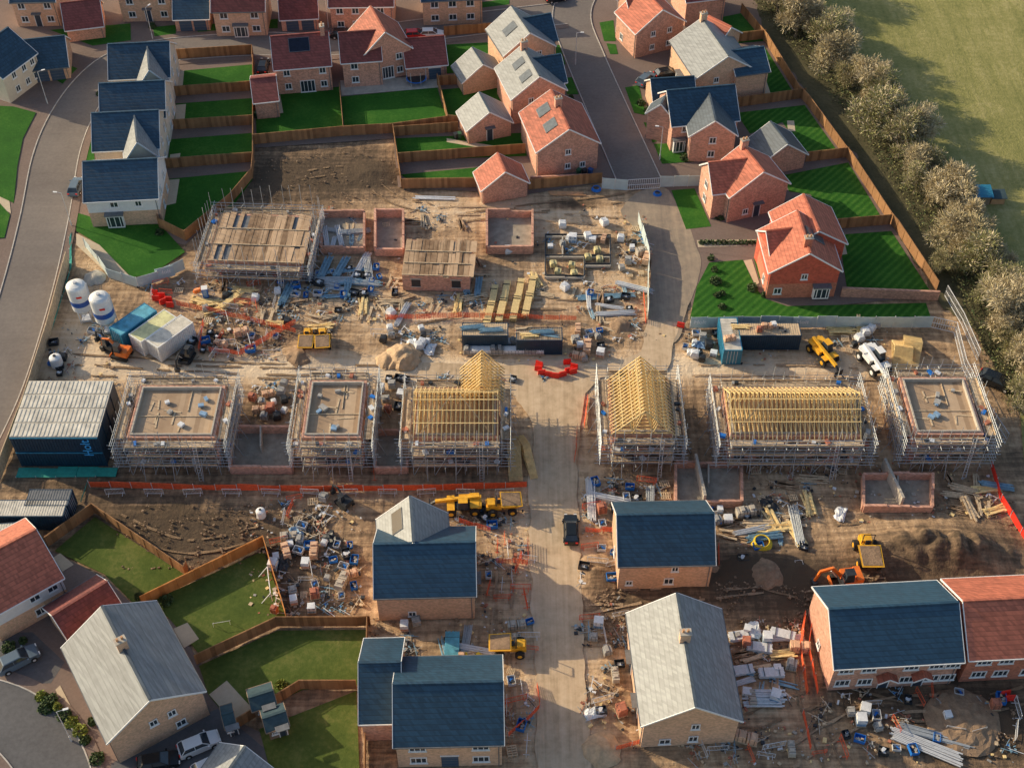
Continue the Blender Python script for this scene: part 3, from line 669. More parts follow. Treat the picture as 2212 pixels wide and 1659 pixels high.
def lowwalls(pxs,h=1.1,mt=bpink,t=.32,name='low_brick_wall'):
    P=[G(*p) for p in pxs]; o=P[0]; m=MB()
    for a,b_ in zip(P[:-1],P[1:]):
        a=a-o;b_=b_-o; n=max(1,int((b_-a).length/2.5))
        for k in range(n):
            p=a.lerp(b_,k/n);q=a.lerp(b_,(k+1)/n); hh=h*(R(.8,1.1) if h<1.8 and 'garden' not in name else 1)+R(0,.01); m.beam((p.x,p.y,hh/2),(q.x,q.y,hh/2),t,hh,mt)
    m.obj(name,o)
def plot(x0,y0,x1,y1,h=1.1,sl=slabm,mt=bpink,inner=True):
    sheet('floor_slab',[(x0,y0),(x1,y0),(x1,y1),(x0,y1)],.05,sl)
    lowwalls([(x0,y0),(x1,y0),(x1,y1),(x0,y1),(x0,y0)],h,mt)
    if inner: lowwalls([((x0+x1)/2,y0),((x0+x1)/2,(y0+y1)/2)],h*.9,block,.2)
plot(695,470,788,548,1.3,inner=False); plot(812,470,872,552,1.6,inner=False); plot(1052,470,1150,548,1.5,inner=False)
plot(500,935,632,1022,1.4); plot(812,940,880,1022,1.2,inner=False); plot(1458,1010,1600,1095,1.2); plot(1862,1035,2010,1105,1.2)
# foundation of the next plot: block footings with damp course, soil showing inside
for w_ in ([(1178,512),(1318,512)],[(1178,600),(1262,600)],[(1178,512),(1178,600)],[(1318,512),(1318,575)],[(1262,575),(1318,575)],[(1178,556),(1318,556)],[(1262,556),(1262,600)],[(1215,512),(1215,556)]):
    lowwalls(w_,.5,blackp,.16); lowwalls([(w_[0][0],w_[0][1]+3),(w_[1][0],w_[1][1]+3)],.4,block,.2)
lowwalls([(1815,640),(2025,648)],1.6,bpink,name='brick_garden_wall'); lowwalls([(1500,1000),(1520,1090)],1.8,block); lowwalls([(1905,1010),(1945,1095)],1.8,block); lowwalls([(1145,398),(1300,392)],1.4,bpink,name='brick_garden_wall')

# ---------------------------------------------------------------- fences
def fence(pxs,h=1.8,mt=fencem,name='garden_fence'):
    P=[G(*p) for p in pxs]; o=P[0].copy(); m=MB()
    for a,b_ in zip(P[:-1],P[1:]):
        a=a-o;b_=b_-o;L=(b_-a).length;n=max(1,round(L/2.2));d=(b_-a)/L
        for k in range(n):
            p=a+d*(L*k/n);q=a+d*(L*(k+1)/n); hh=h+R(-.05,.05)
            m.beam((p.x,p.y,hh/2),(q.x,q.y,hh/2),.05,hh,mt)
            m.box((p.x,p.y,h/2+.04),(.12,.12,h+.08),mt)
        m.beam((a.x,a.y,h+.07),(b_.x,b_.y,h+.07),.09,.04,mt)
    m.obj(name,o)
for f in ([(380,128),(547,118),(547,145)],[(380,208),(548,196)],[(378,280),(548,270)],[(362,364),(549,350)],[(549,140),(549,350),(546,385),(500,440),(402,520)],[(402,520),(345,492),(342,470)],
    [(551,312),(742,294),(848,288),(968,272)],[(735,200),(743,292)],[(945,180),(968,270),(990,272)],[(945,185),(1090,178)],[(962,98),(962,165)],[(850,290),(868,408),(1035,405)],[(850,295),(990,285)],[(862,352),(1135,332)],[(1142,410),(1300,395)],[(960,78),(1068,70)],
    [(1590,92),(1652,85)],[(1600,28),(1655,95),(1722,205),(1742,225),(1822,335),(1835,350),(1920,480),(1935,498),(2022,630)],[(1592,232),(1738,212)],[(1740,350),(1830,340)],[(1800,495),(1922,485)],
    [(205,1108),(402,1243),(408,1232)],[(105,1180),(205,1108)],[(800,1350),(770,1352),(600,1352),(425,1435)],[(770,1488),(650,1488),(500,1580)],[(795,1350),(788,1800)]):
    fence(f)
for f in ([(310,1308),(572,1178)],[(572,1178),(620,1340)]): fence(f,mt=fenceo)
fence([(0,1040),(60,880),(110,720),(150,570)],h=2.2,mt=timberp,name='site_hoarding')
def strip(pxs,h,mt,name,t=.04,post=2.5,pm=galv):
    P=[G(*p) for p in pxs]; o=P[0].copy(); m=MB()
    for a,b_ in zip(P[:-1],P[1:]):
        a=a-o;b_=b_-o;L=(b_-a).length;n=max(1,round(L/post))
        for k in range(n):
            p=a.lerp(b_,k/n);q=a.lerp(b_,(k+1)/n); z1,z2=R(-.08,.08),R(-.12,.06)
            j=Vector((R(-.1,.1),R(-.15,.15),0))
            m.hull([(p.x,p.y,.03),(q.x,q.y,.03),(q.x,q.y+t,.03),(p.x,p.y+t,.03)],[Vector((p.x,p.y,h+z1))+j,Vector((q.x,q.y,h+z2))+j,Vector((q.x,q.y+t,h+z2))+j,Vector((p.x,p.y+t,h+z1))+j],mt)
            m.cyl((p.x,p.y-.03,0),(p.x,p.y-.03,h+.15),.04,pm,5)
    m.obj(name,o)
def netting(pxs,h=1.0,mt=orange,gap=.14,name='orange_safety_netting'):
    """open plastic mesh on steel pins: horizontal and vertical strands"""
    P=[G(*p) for p in pxs]; o=P[0].copy(); m=MB()
    for a,b_ in zip(P[:-1],P[1:]):
        a=a-o;b_=b_-o;L=(b_-a).length;n=max(1,round(L/2.2))
        for k in range(n):
            p=a.lerp(b_,k/n)+Vector((R(-.15,.15),R(-.15,.15),0));q=a.lerp(b_,(k+1)/n); s1=R(0,.35); 
            for z in [i*gap for i in range(1,int(h/gap)+1)]:
                m.beam((p.x,p.y,z),(q.x,q.y,z-s1*z),.025,.045,mt)
            c=int((q-p).length/.3)
            for i in range(c):
                e=p.lerp(q,i/c); hh=h*(1-s1*i/c); m.box((e.x,e.y,hh/2),(.04,.02,hh*.95),mt)
            m.cyl((p.x,p.y,0),(p.x,p.y,h+.2),.03,steel,4)
    m.obj(name,o)
ON='orange_safety_netting'
strip([(195,1052),(420,1058),(700,1062),(1000,1058),(1138,1052)],1.05,orange,ON)
strip([(1738,1335),(1728,1400),(1742,1500)],.8,orange,ON,t=.5); netting([(1752,1335),(1745,1400),(1765,1500)])
netting([(830,692),(1000,686),(1245,692)]); netting([(380,660),(480,680),(640,720)]); netting([(450,760),(520,768),(640,700)]); strip([(2140,1010),(2160,1080),(2225,1190)],1.1,redp,ON,t=.3); strip([(1270,865),(1262,925)],.5,orange,ON,t=.9); netting([(1248,930),(1240,1000)]); netting([(1265,1150),(1330,1150),(1330,1135)]); netting([(1550,1180),(1552,1225)])
netting([(1070,1215),(1140,1220),(1140,1170)]); netting([(1100,1590),(1165,1530),(1160,1480)]); netting([(1735,1540),(1750,1620)]); netting([(1390,640),(1395,700)]); netting([(990,1130),(1060,1150)]); netting([(1330,1620),(1400,1600)]); netting([(440,700),(430,760)])
strip([(235,600),(300,622),(345,608),(400,582)],1.9,hoard,'site_hoarding',t=.06); strip([(185,535),(215,570),(235,600)],1.7,hoard,'site_hoarding'); strip([(1300,408),(1355,412)],2,hoard,'site_hoarding'); strip([(1425,405),(1515,402)],2,hoard,'site_hoarding'); strip([(1490,710),(1560,708),(1720,708),(2010,708)],2.1,hoard,'site_hoarding'); strip([(1378,480),(1400,560),(1398,690)],2,hoard,'site_hoarding',t=.03)
strip([(150,515),(150,590),(110,720)],.15,green,'green_ground_netting',t=1.2); strip([(35,1032),(250,1030)],.15,green,'green_ground_netting',t=1.4); strip([(190,1040),(175,1085)],.15,green,'green_ground_netting',t=.8); strip([(20,985),(-20,1080)],.15,green,'green_ground_netting',t=1.6)
def gate(p,q,h=2.0,name='site_gate'):
    a=G(*p);b_=G(*q);o=a.copy();b_=b_-a;m=MB()
    for z in (.15,h/2,h): m.cyl((0,0,z),(b_.x,b_.y,z),.05,galv,5)
    n=int(b_.length/.3)
    for k in range(n+1): m.cyl((b_.x*k/n,b_.y*k/n,.1),(b_.x*k/n,b_.y*k/n,h),.03,galv,4)
    m.obj(name,o)
gate((1355,412),(1425,408))
for pxs in ([(2010,708),(2060,720),(2080,800),(2130,900),(2170,960)],[(2040,640),(2075,700),(2110,780)]):
    for p,q in zip(pxs[:-1],pxs[1:]): gate(p,q,2,'steel_mesh_fence')

# ---------------------------------------------------------------- prototypes of site things
def mk(fn,*a):
    m=MB(); fn(m,*a); return m.mesh(fn.__name__)
def pallet(m,z=0,x=0,y=0):
    for k in range(5): m.box((x+(-.5+k*.25),y,z+.12),(.14,1.0,.025),timberp)
    for k in (-.45,0,.45): m.box((x,y+k,z+.055),(1.15,.1,.1),timberp)
def pack(m,mt,cap=None,nx=1,ny=1):
    for i in range(nx):
        for j in range(ny):
            x,y=i*1.15,j*1.1; pallet(m,0,x,y); h=R(.6,1.05)
            m.box((x,y,.14+h/2),(1.0,.92,h),mt,rz=R(-.03,.03))
            for q in (-.25,.25): m.box((x+q,y,.14+h/2),(.04,.95,h+.02),blackp)
            if not cap: m.box((x+R(-.2,.2),y+R(-.1,.1),.14+h+.08),(R(.3,.7),R(.4,.9),.16),mt)
            if cap: m.hull([(x-.52,y-.48,.14+h*.45),(x+.52,y-.48,.14+h*.45),(x+.52,y+.48,.14+h*.45),(x-.52,y+.48,.14+h*.45)],[(x-.5,y-.46,.2+h),(x+.5,y-.46,.17+h),(x+.48,y+.46,.2+h),(x-.5,y+.46,.16+h)],cap)
def bundle(m,mt,L=4,w=1,h=.5,r=.06,rnd=.4):
    n=int(w/(2*r)); k=int(h/(2*r))
    for i in range(n):
        for j in range(k):
            d=R(-rnd,rnd); m.cyl((-L/2+d,(i-n/2)*2*r,r+j*2*r),(L/2+d,(i-n/2)*2*r+R(-.12,.12),r+j*2*r),r,mt,5)
def planks(m,mt,L=4,n=14,spread=.5):
    for i in range(n):
        a=R(-.12,.12)*spread*2; m.box((R(-.4,.4),R(-spread,spread),.06+i//4*.07),(L*R(.6,1),.2,.05),mt,rz=a)
def neatstack(m,mt,L=5,w=1.0,h=.7):
    for j in range(int(h/.1)):
        for i in range(int(w/.12)):
            m.box((R(-.08,.08),-w/2+i*.12,.06+j*.1),(L*R(.94,1),.1,.085),mt)
    for x in (-L*.3,L*.3): m.box((x,0,h*.5),(.05,w+.06,h+.02),blackp)
def trusspile(m,n=12):
    for i in range(n):
        y=i*.12; m.beam((-3.6,y,.1),(3.4,y,.1),.06,.12,timber); m.beam((-3.6,y,.1),(0,y+.1,2.4),.06,.12,timber); m.beam((3.4,y,.1),(0,y+.1,2.4),.06,.12,timber); m.beam((-1,y,.1),(0,y+.1,2.4),.05,.1,timber); m.beam((1,y,.1),(0,y+.1,2.4),.05,.1,timber)
def bag(m,mt):
    m.hull([(-.42,-.42,0),(.42,-.42,0),(.42,.42,0),(-.42,.42,0)],[(-.5,-.48,.45),(.5,-.5,.45),(.5,.5,.45),(-.5,.47,.45)],mt); m.hull([(-.5,-.48,.45),(.5,-.5,.45),(.5,.5,.45),(-.5,.47,.45)],[(-.36,-.4,.85),(.4,-.36,.8),(.36,.4,.9),(-.4,.36,.84)],mt)
    for sx,sy in((1,1),(-1,1),(1,-1),(-1,-1)): m.beam((.36*sx,.36*sy,.8),(.2*sx,.3*sy,1.05),.05,.03,mt)
def barrier(m,mt=galv):
    for z in (.2,1.05): m.cyl((-1.1,0,z),(1.1,0,z),.035,mt,5)
    for x in (-1.1,1.1): m.cyl((x,0,.0),(x,0,1.05),.035,mt,5); m.beam((x*.75,-.35,.03),(x*.75,.35,.03),.06,.04,mt)
    for k in range(13): m.cyl((-1+k*.165,0,.2),(-1+k*.165,0,1.05),.014,mt,4)
def sheetm(m,mt,L=2.4,W=1.4):
    n=6
    P=[[Vector((-L/2+L*i/n+R(-.12,.12),-W/2+W*j/n+R(-.12,.12),.06+R(0,.35)*(0 if i in(0,n) or j in (0,n) else 1))) for j in range(n+1)] for i in range(n+1)]
    for i in range(n):
        for j in range(n): m.quad([P[i][j],P[i+1][j],P[i+1][j+1],P[i][j+1]],mt)
def coil(m,mt):
    for q in range(5):
        r=.9-.06*q; N=20
        for k in range(N):
            a=2*pi*k/N;b_=2*pi*(k+1)/N; m.cyl((r*cos(a),r*sin(a),.07+q*.1),(r*cos(b_),r*sin(b_),.07+q*.1),.06,mt,5)
def wheel(m,x,y,r,w,hub=None):
    m.cyl((x,y-w/2,r),(x,y+w/2,r),r,rubber,14); m.cyl((x,y-w/2-.02,r),(x,y+w/2+.02,r),r*.5,hub or galv,8)
def dumper(m,mt=yellow):
    for x in (-1.1,1.0):
        for y in (-.85,.85): wheel(m,x,y,.5,.4,mt)
    m.box((-.9,0,.95),(1.7,1.1,.6),mt); m.box((-1.2,0,1.35),(.8,.9,.4),mt); m.box((-.3,0,1.4),(.5,.5,.15),blackp); m.box((-.55,0,1.65),(.12,.5,.5),blackp)
    m.hull([(.1,-.7,.9),(1.5,-.7,.9),(1.5,.7,.9),(.1,.7,.9)],[(-.2,-1.05,1.75),(2.1,-1.0,1.55),(2.1,1.0,1.55),(-.2,1.05,1.75)],mt)
    m.hull([(-.08,-.9,1.77),(1.95,-.88,1.58),(1.95,.88,1.58),(-.08,.9,1.77)],[(-.06,-.88,1.79),(1.93,-.86,1.6),(1.93,.86,1.6),(-.06,.88,1.79)],soilp)
    for y in (-.5,.5): m.cyl((-.7,y,1.3),(-.7,y,2.6),.05,blackp,5)
    m.cyl((-.7,-.5,2.6),(-.7,.5,2.6),.05,blackp,5); m.cyl((.0,0,1.4),(.15,0,1.8),.03,blackp,5)
def excavator(m,mt=orangep,cabm=blackp):
    for y in (-.75,.75):
        m.box((0,y,.32),(2.0,.38,.44),rubber)
        for x in (-1,1): m.cyl((x,y-.19,.32),(x,y+.19,.32),.22,rubber,10)
    m.box((0,0,.5),(1.2,1.2,.3),blackp); m.box((-.35,0,1.05),(1.7,1.6,.7),mt); m.box((-.95,0,1.25),(.6,1.5,.7),mt)
    m.hull([(-.3,.05,1.4),(.65,.05,1.0),(.65,.8,1.0),(-.3,.8,1.4)],[(-.25,.1,2.5),(.45,.1,2.5),(.45,.75,2.5),(-.25,.75,2.5)],glass); m.box((.1,.42,2.54),(.85,.75,.08),cabm)
    m.beam((.5,-.25,1.1),(1.5,-.25,2.5),.22,.3,mt); m.beam((1.45,-.25,2.5),(2.6,-.25,2.2),.2,.28,mt); m.beam((2.55,-.25,2.3),(2.9,-.25,.9),.17,.22,mt); m.cyl((.9,-.25,1.0),(1.6,-.25,2.1),.06,galv,6)
    m.hull([(2.5,-.6,.25),(3.05,-.6,.05),(3.05,.1,.05),(2.5,.1,.25)],[(2.7,-.6,.95),(3.1,-.6,.8),(3.1,.1,.8),(2.7,.1,.95)],blackp); m.box((1.35,0,.35),(.12,1.7,.4),mt)
def telehandler(m,mt=yellow):
    for x in (-1.4,1.4):
        for y in (-1,1): wheel(m,x,y,.62,.42,mt)
    m.box((-.1,0,.95),(4,1.3,.55),blackp); m.box((-1.6,0,1.35),(1.2,1.7,.5),mt); m.hull([(-.7,.1,1.2),(.7,.1,1.2),(.7,1.0,1.2),(-.7,1.0,1.2)],[(-.55,.15,2.4),(.45,.15,2.4),(.45,.95,2.4),(-.55,.95,2.4)],glass); m.box((-.05,.55,2.44),(1.1,.85,.08),mt)
    m.beam((-2,-.35,1.9),(3.2,-.35,1.3),.36,.4,mt); m.beam((3.0,-.35,1.35),(3.9,-.35,.7),.26,.3,blackp); m.box((3.9,-.35,.6),(.1,1.3,.8),blackp)
    for y in (-.8,.1): m.box((4.4,y,.22),(1.1,.12,.06),blackp)
    m.box((-.3,-.8,1.3),(1.5,.5,.5),mt); m.box((1.4,0,1.3),(.9,2.2,.1),mt); m.box((-1.4,0,1.62),(1.1,2.2,.08),mt)
def car(m,mt,tall=0):
    prof=[(-2.15,.35,.62,.78),(-2.05,.3,.9,.84),(-1.3,.25,.98,.88),(.2,.25,.98,.89),(1.2,.25,.9,.87),(1.95,.3,.74,.8),(2.15,.38,.58,.7)]
    for p,q in zip(prof[:-1],prof[1:]):
        (x,zb,zt,w),(x2,zb2,zt2,w2)=p,q
        m.hull([(x,-w,zb),(x2,-w2,zb2),(x2,w2,zb2),(x,w,zb)],[(x,-w*.93,zt),(x2,-w2*.93,zt2),(x2,w2*.93,zt2),(x,w*.93,zt)],mt)
    t=1.42+tall
    m.hull([(-1.95,-.78,.94),(1.05,-.78,.9),(1.05,.78,.9),(-1.95,.78,.94)],[(-1.45,-.6,t),(.35,-.6,t),(.35,.6,t),(-1.45,.6,t)],glass)
    m.hull([(-1.5,-.62,t-.02),(.38,-.62,t-.02),(.38,.62,t-.02),(-1.5,.62,t-.02)],[(-1.4,-.55,t+.05),(.25,-.55,t+.05),(.25,.55,t+.05),(-1.4,.55,t+.05)],mt)
    for y in (-1,1):
        for (xa,xb) in ((1.05,.35),(-1.95,-1.45),(-.5,-.5)): m.beam((xa,.79*y,.93),(xb,.61*y,t),.06,.05,mt)
        m.box((.85,.95*y,1.0),(.16,.2,.12),mt); m.box((2.08,.55*y,.66),(.12,.34,.14),white); m.box((-2.12,.6*y,.78),(.1,.3,.16),redp)
    for x in (-1.35,1.35):
        for y in (-.82,.82): wheel(m,x,y,.33,.22)
def lamp(m):
    m.cyl((0,0,0),(0,0,1),.1,galv,8); m.cyl((0,0,1),(0,0,6),.06,galv,6,.04); m.cyl((0,0,6),(.7,0,6.1),.03,galv,5); m.box((.9,0,6.1),(.55,.22,.1),white)
def silo(m):
    for a in range(4):
        x,y=1.0*cos(pi/4+a*pi/2),1.0*sin(pi/4+a*pi/2); m.cyl((x,y,0),(x,y,2.6),.08,galv,6); m.cyl((x,y,.3),(1.0*cos(pi/4+(a+1)*pi/2),1.0*sin(pi/4+(a+1)*pi/2),2.2),.04,galv,5)
    m.cyl((0,0,1),(0,0,2.4),.25,silow,16,1.3); m.cyl((0,0,2.4),(0,0,3.3),1.32,silow,24); m.cyl((0,0,3.3),(0,0,4.1),1.33,silob,24); m.cyl((0,0,4.1),(0,0,6.1),1.32,silow,24); m.dome((0,0,6.1),1.32,.55,silow,24,4)
    m.cyl((0,0,6.5),(0,0,6.9),.25,galv,8); m.cyl((1.4,0,.5),(1.4,0,6.4),.05,galv,5); m.box((.2,-1.31,5.1),(.7,.06,.3),redp)
    for k in range(13): m.box((1.4,.0,.8+k*.4),(.04,.35,.04),galv)
    m.box((0,0,.2),(1.2,1.2,.4),galv)
def container(m,mt,top,L=6.06,W=2.44,H=2.6):
    m.box((0,0,H/2+.1),(L-.1,W-.1,H-.2),mt)
    n=int(L/.3)
    for k in range(n):
        x=-L/2+.2+k*(L-.4)/(n-1)
        for y in (-1,1): m.box((x,y*(W/2-.02),H/2+.1),(.14,.07,H-.3),mt)
        m.box((x,0,H+.03),(.15,W-.15,.06),top)
    m.box((0,0,H),(L-.06,W-.06,.06),top)
    for x in (-1,1):
        for y in (-1,1): m.box((x*(L/2-.07),y*(W/2-.07),H/2+.05),(.15,.15,H+.1),mt)
        for y in (-.6,-.2,.2,.6): m.cyl((x*(L/2),y,.2),(x*(L/2),y,H-.1),.03,galv,5)
        m.box((x*(L/2-.07),0,H-.02),(.16,W,.14),mt); m.box((x*(L/2-.07),0,.12),(.16,W,.14),mt)
    for y in (-1,1): m.box((0,y*(W/2-.05),H-.0),(L,.12,.14),mt); m.box((0,y*(W/2-.05),.12),(L,.12,.14),mt)
def toilet(m):
    m.box((0,0,1.1),(1.1,1.1,2.2),bplast); m.box((0,0,2.25),(1.2,1.2,.14),white); m.box((0,-.57,1.1),(.75,.05,1.8),bluew)
def mixer(m):
    m.cyl((-.3,0,.9),(.5,0,1.35),.42,orangep,12,.25); m.cyl((-.6,0,.75),(-.3,0,.9),.2,orangep,12,.42)
    for y in (-.4,.4): m.beam((-.5,y,0),(.0,y,.9),.06,.06,galv); m.beam((.5,y,0),(0,y,.9),.06,.06,galv)
    wheel(m,-.5,.45,.2,.08); wheel(m,-.5,-.45,.2,.08)
def trampoline(m):
    m.cyl((0,0,.85),(0,0,.9),1.5,blackp,24); m.cyl((0,0,.82),(0,0,.87),1.7,bplast,24)
    for k in range(6):
        a=k*pi/3; m.cyl((1.6*cos(a),1.6*sin(a),0),(1.6*cos(a),1.6*sin(a),2.6),.04,galv,5)
def goal(m):
    for a,b_ in (((-1.8,0,0),(-1.8,0,1.6)),((1.8,0,0),(1.8,0,1.6)),((-1.8,0,1.6),(1.8,0,1.6)),((-1.8,0,1.6),(-1.8,1.2,0)),((1.8,0,1.6),(1.8,1.2,0)),((-1.8,1.2,0),(1.8,1.2,0))): m.cyl(a,b_,.05,white,6)
def wheelie(m,mt):
    m.hull([(-.22,-.25,.05),(.22,-.25,.05),(.22,.25,.05),(-.22,.25,.05)],[(-.28,-.34,1),(.28,-.34,1),(.28,.34,1),(-.28,.34,1)],mt); m.box((0,-.02,1.04),(.6,.74,.08),mt); m.cyl((-.28,.28,.1),(.28,.28,.1),.1,rubber,8)
def tank(m): 
    m.cyl((0,0,.1),(0,0,1.5),.8,white,16); m.dome((0,0,1.5),.8,.3,white,16,3); m.cyl((0,0,1.75),(0,0,1.95),.2,blackp,8)

PACK=[mk(pack,bred),mk(pack,bpink,whitew),mk(pack,greyb),mk(pack,greyb,whitew),mk(pack,block,None,2,1),mk(pack,greyb),mk(pack,bluew,whitew),mk(pack,bbuff,None,2,1)]
YP=mk(pack,yelb)
PN=['brick_pack','wrapped_brick_pack','block_pack','wrapped_block_pack','block_pack','block_pack','wrapped_pallet','brick_pack']
BUN=[mk(bundle,bpipe),mk(bundle,galv,5,.8,.4,.05),mk(bundle,bpipe,3,.8,.3,.08),mk(bundle,steel,5,1.0,.4,.05)]
PLK=[mk(planks,timberp),mk(planks,timber,3.6,16,.6),mk(planks,timberp,3,10,.9),mk(planks,decko,3,10,.7)]
BAG=[mk(bag,whitew),mk(bag,greyb),mk(bag,blackp)]
BAR=[mk(barrier,galv),mk(barrier,galv),mk(barrier,orange)]
SHT=[mk(sheetm,whitew,1.8,1),mk(sheetm,blackp,1.8,1.4),mk(sheetm,blackp,1.4,1.2),mk(sheetm,orange,1.4,.8),mk(sheetm,bluew,1.5,1)]
PAL=[mk(pallet),mk(pallet)]
def crate(m,mt):
    m.box((0,0,.05),(1.2,.9,.08),mt)
    for y in(-.43,.43): m.box((0,y,.3),(1.2,.05,.5),mt)
    for x in(-.58,.58): m.box((x,0,.3),(.05,.8,.5),mt)
    for k in range(5): m.box((R(-.4,.4),R(-.25,.25),R(.15,.4)),(R(.2,.4),R(.2,.4),R(.15,.3)),random.choice((blackp,greyb,whitew,bplast,timberp)),rz=R(0,3))
CRT=[mk(crate,blackp),mk(crate,bplast),mk(crate,galv),mk(crate,blackp)]
def loose(m,mats):
    for k in range(12):
        s=R(.1,.45); m.box((R(-.9,.9),R(-.7,.7),s*.3),(s,s*R(.3,1),s*.5),random.choice(mats),rz=R(0,3))
    for k in range(5): 
        a=R(0,pi); c=Vector((R(-.5,.5),R(-.5,.5),.12)); d=Vector((cos(a),sin(a),R(-.05,.1)))*R(.4,1.2); m.beam(c-d,c+d,.07,.05,random.choice(mats))
LOO=[mk(loose,(blackp,greyb,whitew,timberp)),mk(loose,(timberp,bred,greyb)),mk(loose,(bplast,bpipe,blackp,whitew)),mk(loose,(soilp,conc,timberp,blackp)),mk(loose,(bpipe,blackp,greyb))]
KIND={'p':lambda:(lambda i:(PN[i],PACK[i]))(random.randrange(len(PACK))),'t':lambda:('pipe_bundle',random.choice(BUN)),'w':lambda:('timber_stack',random.choice(PLK)),
 'b':lambda:('bulk_bag',random.choice(BAG)),'r':lambda:('crowd_barrier',random.choice(BAR)),'s':lambda:('crumpled_sheeting',random.choice(SHT)),'l':lambda:('wooden_pallet',random.choice(PAL)),'c':lambda:('site_crate',random.choice(CRT)),'o':lambda:('scrap_heap',random.choice(LOO))}
def scat(x0,y0,x1,y1,n,kinds,ang=0,j=.35,dm=1.2):
    pts=[]
    for _ in range(n*6):
        if len(pts)>=n: break
        x,y=R(x0,x1),R(y0,y1); p=G(x,y)
        if all((p-q).length>dm for q in pts):
            pts.append(p); nm,me=KIND[random.choice(kinds)]()
            inst(nm,me,(p.x,p.y,0.0),ang+random.choice((0,pi/2))+R(-j,j),0,R(.7,1.1))
scat(460,722,600,770,26,'prpcroc'); scat(1240,715,1300,778,14,'pppc'); scat(590,1170,770,1325,74,'ppccborloco'); scat(610,1075,710,1165,26,'ppoclro'); scat(1270,1040,1450,1135,54,'cctropolo'); scat(1585,1350,1720,1520,30,'ppoptw')
scat(690,575,820,640,34,'ttcco'); scat(430,615,640,700,52,'wlwrobcoo'); scat(1185,515,1315,540,8,'po'); scat(1340,485,1395,600,20,'pobl'); scat(600,590,690,640,20,'ctcco'); scat(700,500,780,540,7,'tto')
scat(540,830,620,905,16,'ppbo'); scat(815,820,875,890,12,'ppc'); scat(1000,565,1050,630,7,'two'); scat(840,600,880,690,10,'twco'); scat(1250,620,1370,680,14,'twtco'); scat(1320,690,1390,735,10,'lwo'); scat(820,705,960,740,18,'rpboo')
scat(1480,720,1545,780,16,'ocbp'); scat(1800,700,1900,760,15,'wblo'); scat(1640,1035,1760,1130,14,'wolo'); scat(2050,1040,2160,1105,18,'wwtlo'); scat(1565,1120,1720,1165,15,'ttwo'); scat(1590,1170,1740,1230,8,'oc')
scat(860,1340,900,1440,5,'po'); scat(955,1385,1050,1438,12,'wtpo'); scat(1100,1340,1150,1420,7,'proc'); scat(1260,1330,1350,1540,18,'prcroo'); scat(1480,1590,1720,1650,14,'prrbo'); scat(1750,1520,2200,1640,30,'rrcpoo'); scat(1800,1490,2200,1530,11,'rco'); scat(1040,1160,1140,1300,16,'rroroc'); scat(1090,1450,1150,1640,15,'rcrlo'); scat(1260,1180,1330,1260,9,'roc'); scat(110,740,150,810,8,'bco')
scat(990,1100,1100,1140,11,'co'); scat(370,720,470,760,12,'rbcoc'); scat(180,700,235,740,6,'co'); scat(1620,1000,1840,1030,10,'lo'); scat(640,690,720,740,6,'wo'); scat(1400,1140,1440,1150,2,'p'); scat(1540,1095,1600,1130,5,'p'); scat(790,1020,860,1040,2,'r'); scat(700,450,1000,500,10,'wol'); scat(1150,600,1300,640,8,'wlo'); scat(900,620,1040,680,12,'wolo'); scat(690,640,820,690,12,'wolc'); scat(300,600,400,640,8,'rlo'); scat(1520,1100,1620,1130,5,'oc')
for x in range(640,1180,45): scat(x,812,x+50,822,1,'oc')
for (x,y) in ((1195,575),(1235,578),(1205,592),(1240,595),(1290,545),(1295,565),(1270,560)): inst('block_pack',YP,(x,y),R(-.2,.2),0,.9)
for (x,y) in ((1215,490),(1232,520),(1270,515),(1305,485),(1098,545),(1220,625),(845,680),(912,745),(905,752),(1500,770),(1855,735),(1868,722),(1880,715)): inst('bulk_bag',BAG[0],(x,y),R(0,3),0,1.15)
for (x,y,c) in ((640,1150,4),(715,1165,1),(1660,1090,1),(1510,745,4),(890,745,0),(1285,1540,0),(1815,1110,0),(930,755,0),(1630,1360,0),(610,1215,1)): inst('crumpled_sheeting',SHT[c],(x,y),R(0,3),0,1.2)
for k in range(12):
    for j in range(2): inst('wrapped_block_pack',random.choice((PACK[3],PACK[2],PACK[3])),(1010+k*14.2,762-j*18),R(-.03,.03))
for x in range(250,1130,84): inst('crowd_barrier',BAR[0],(x,1068),R(-.1,.1))
inst('timber_truss_stack',mk(trusspile,14),(1125,990),pi/2+.05); inst('timber_truss_stack',mk(trusspile,8),(1145,985),pi/2+.25)
NS=mk(neatstack,timber)
for px in ((1055,682),(1082,672),(1112,668),(1138,662)):
    inst('timber_stack',NS,px,pi/2-.15); inst('timber_stack',NS,(px[0]+9,px[1]-36),pi/2-.12,0,.95)
for px,me in (((500,650),NS),((980,1430),mk(neatstack,yplast,4,1,.5)),((1020,1430),mk(neatstack,yplast,3,1,.5))): inst('timber_stack',me,px,R(.1,.9),0,.85)
inst('wrapped_board_stack',mk(neatstack,cteal,4,1.6,.8),(975,1405),pi/2)
for k in range(5): inst('wrapped_board_stack',mk(neatstack,whitew,3,1.2,.7),((1600,1640,1690,1600,1665)[k],(1375,1400,1372,1450,1455)[k]),R(-.3,.3),0,.9)
inst('timber_truss_stack',mk(trusspile,20),(1985,770),pi/2-.3); inst('timber_truss_stack',mk(trusspile,20),(1965,780),pi/2-.2)
inst('steel_tube_stack',mk(bundle,galv,7,1.5,.4,.09),(2000,1612),-.45); inst('steel_tube_stack',mk(bundle,steel,7,1,.4,.06),(2020,1590),-.3); inst('pipe_bundle',mk(bundle,whitew,4,2,.5,.1),(1650,1508),0)
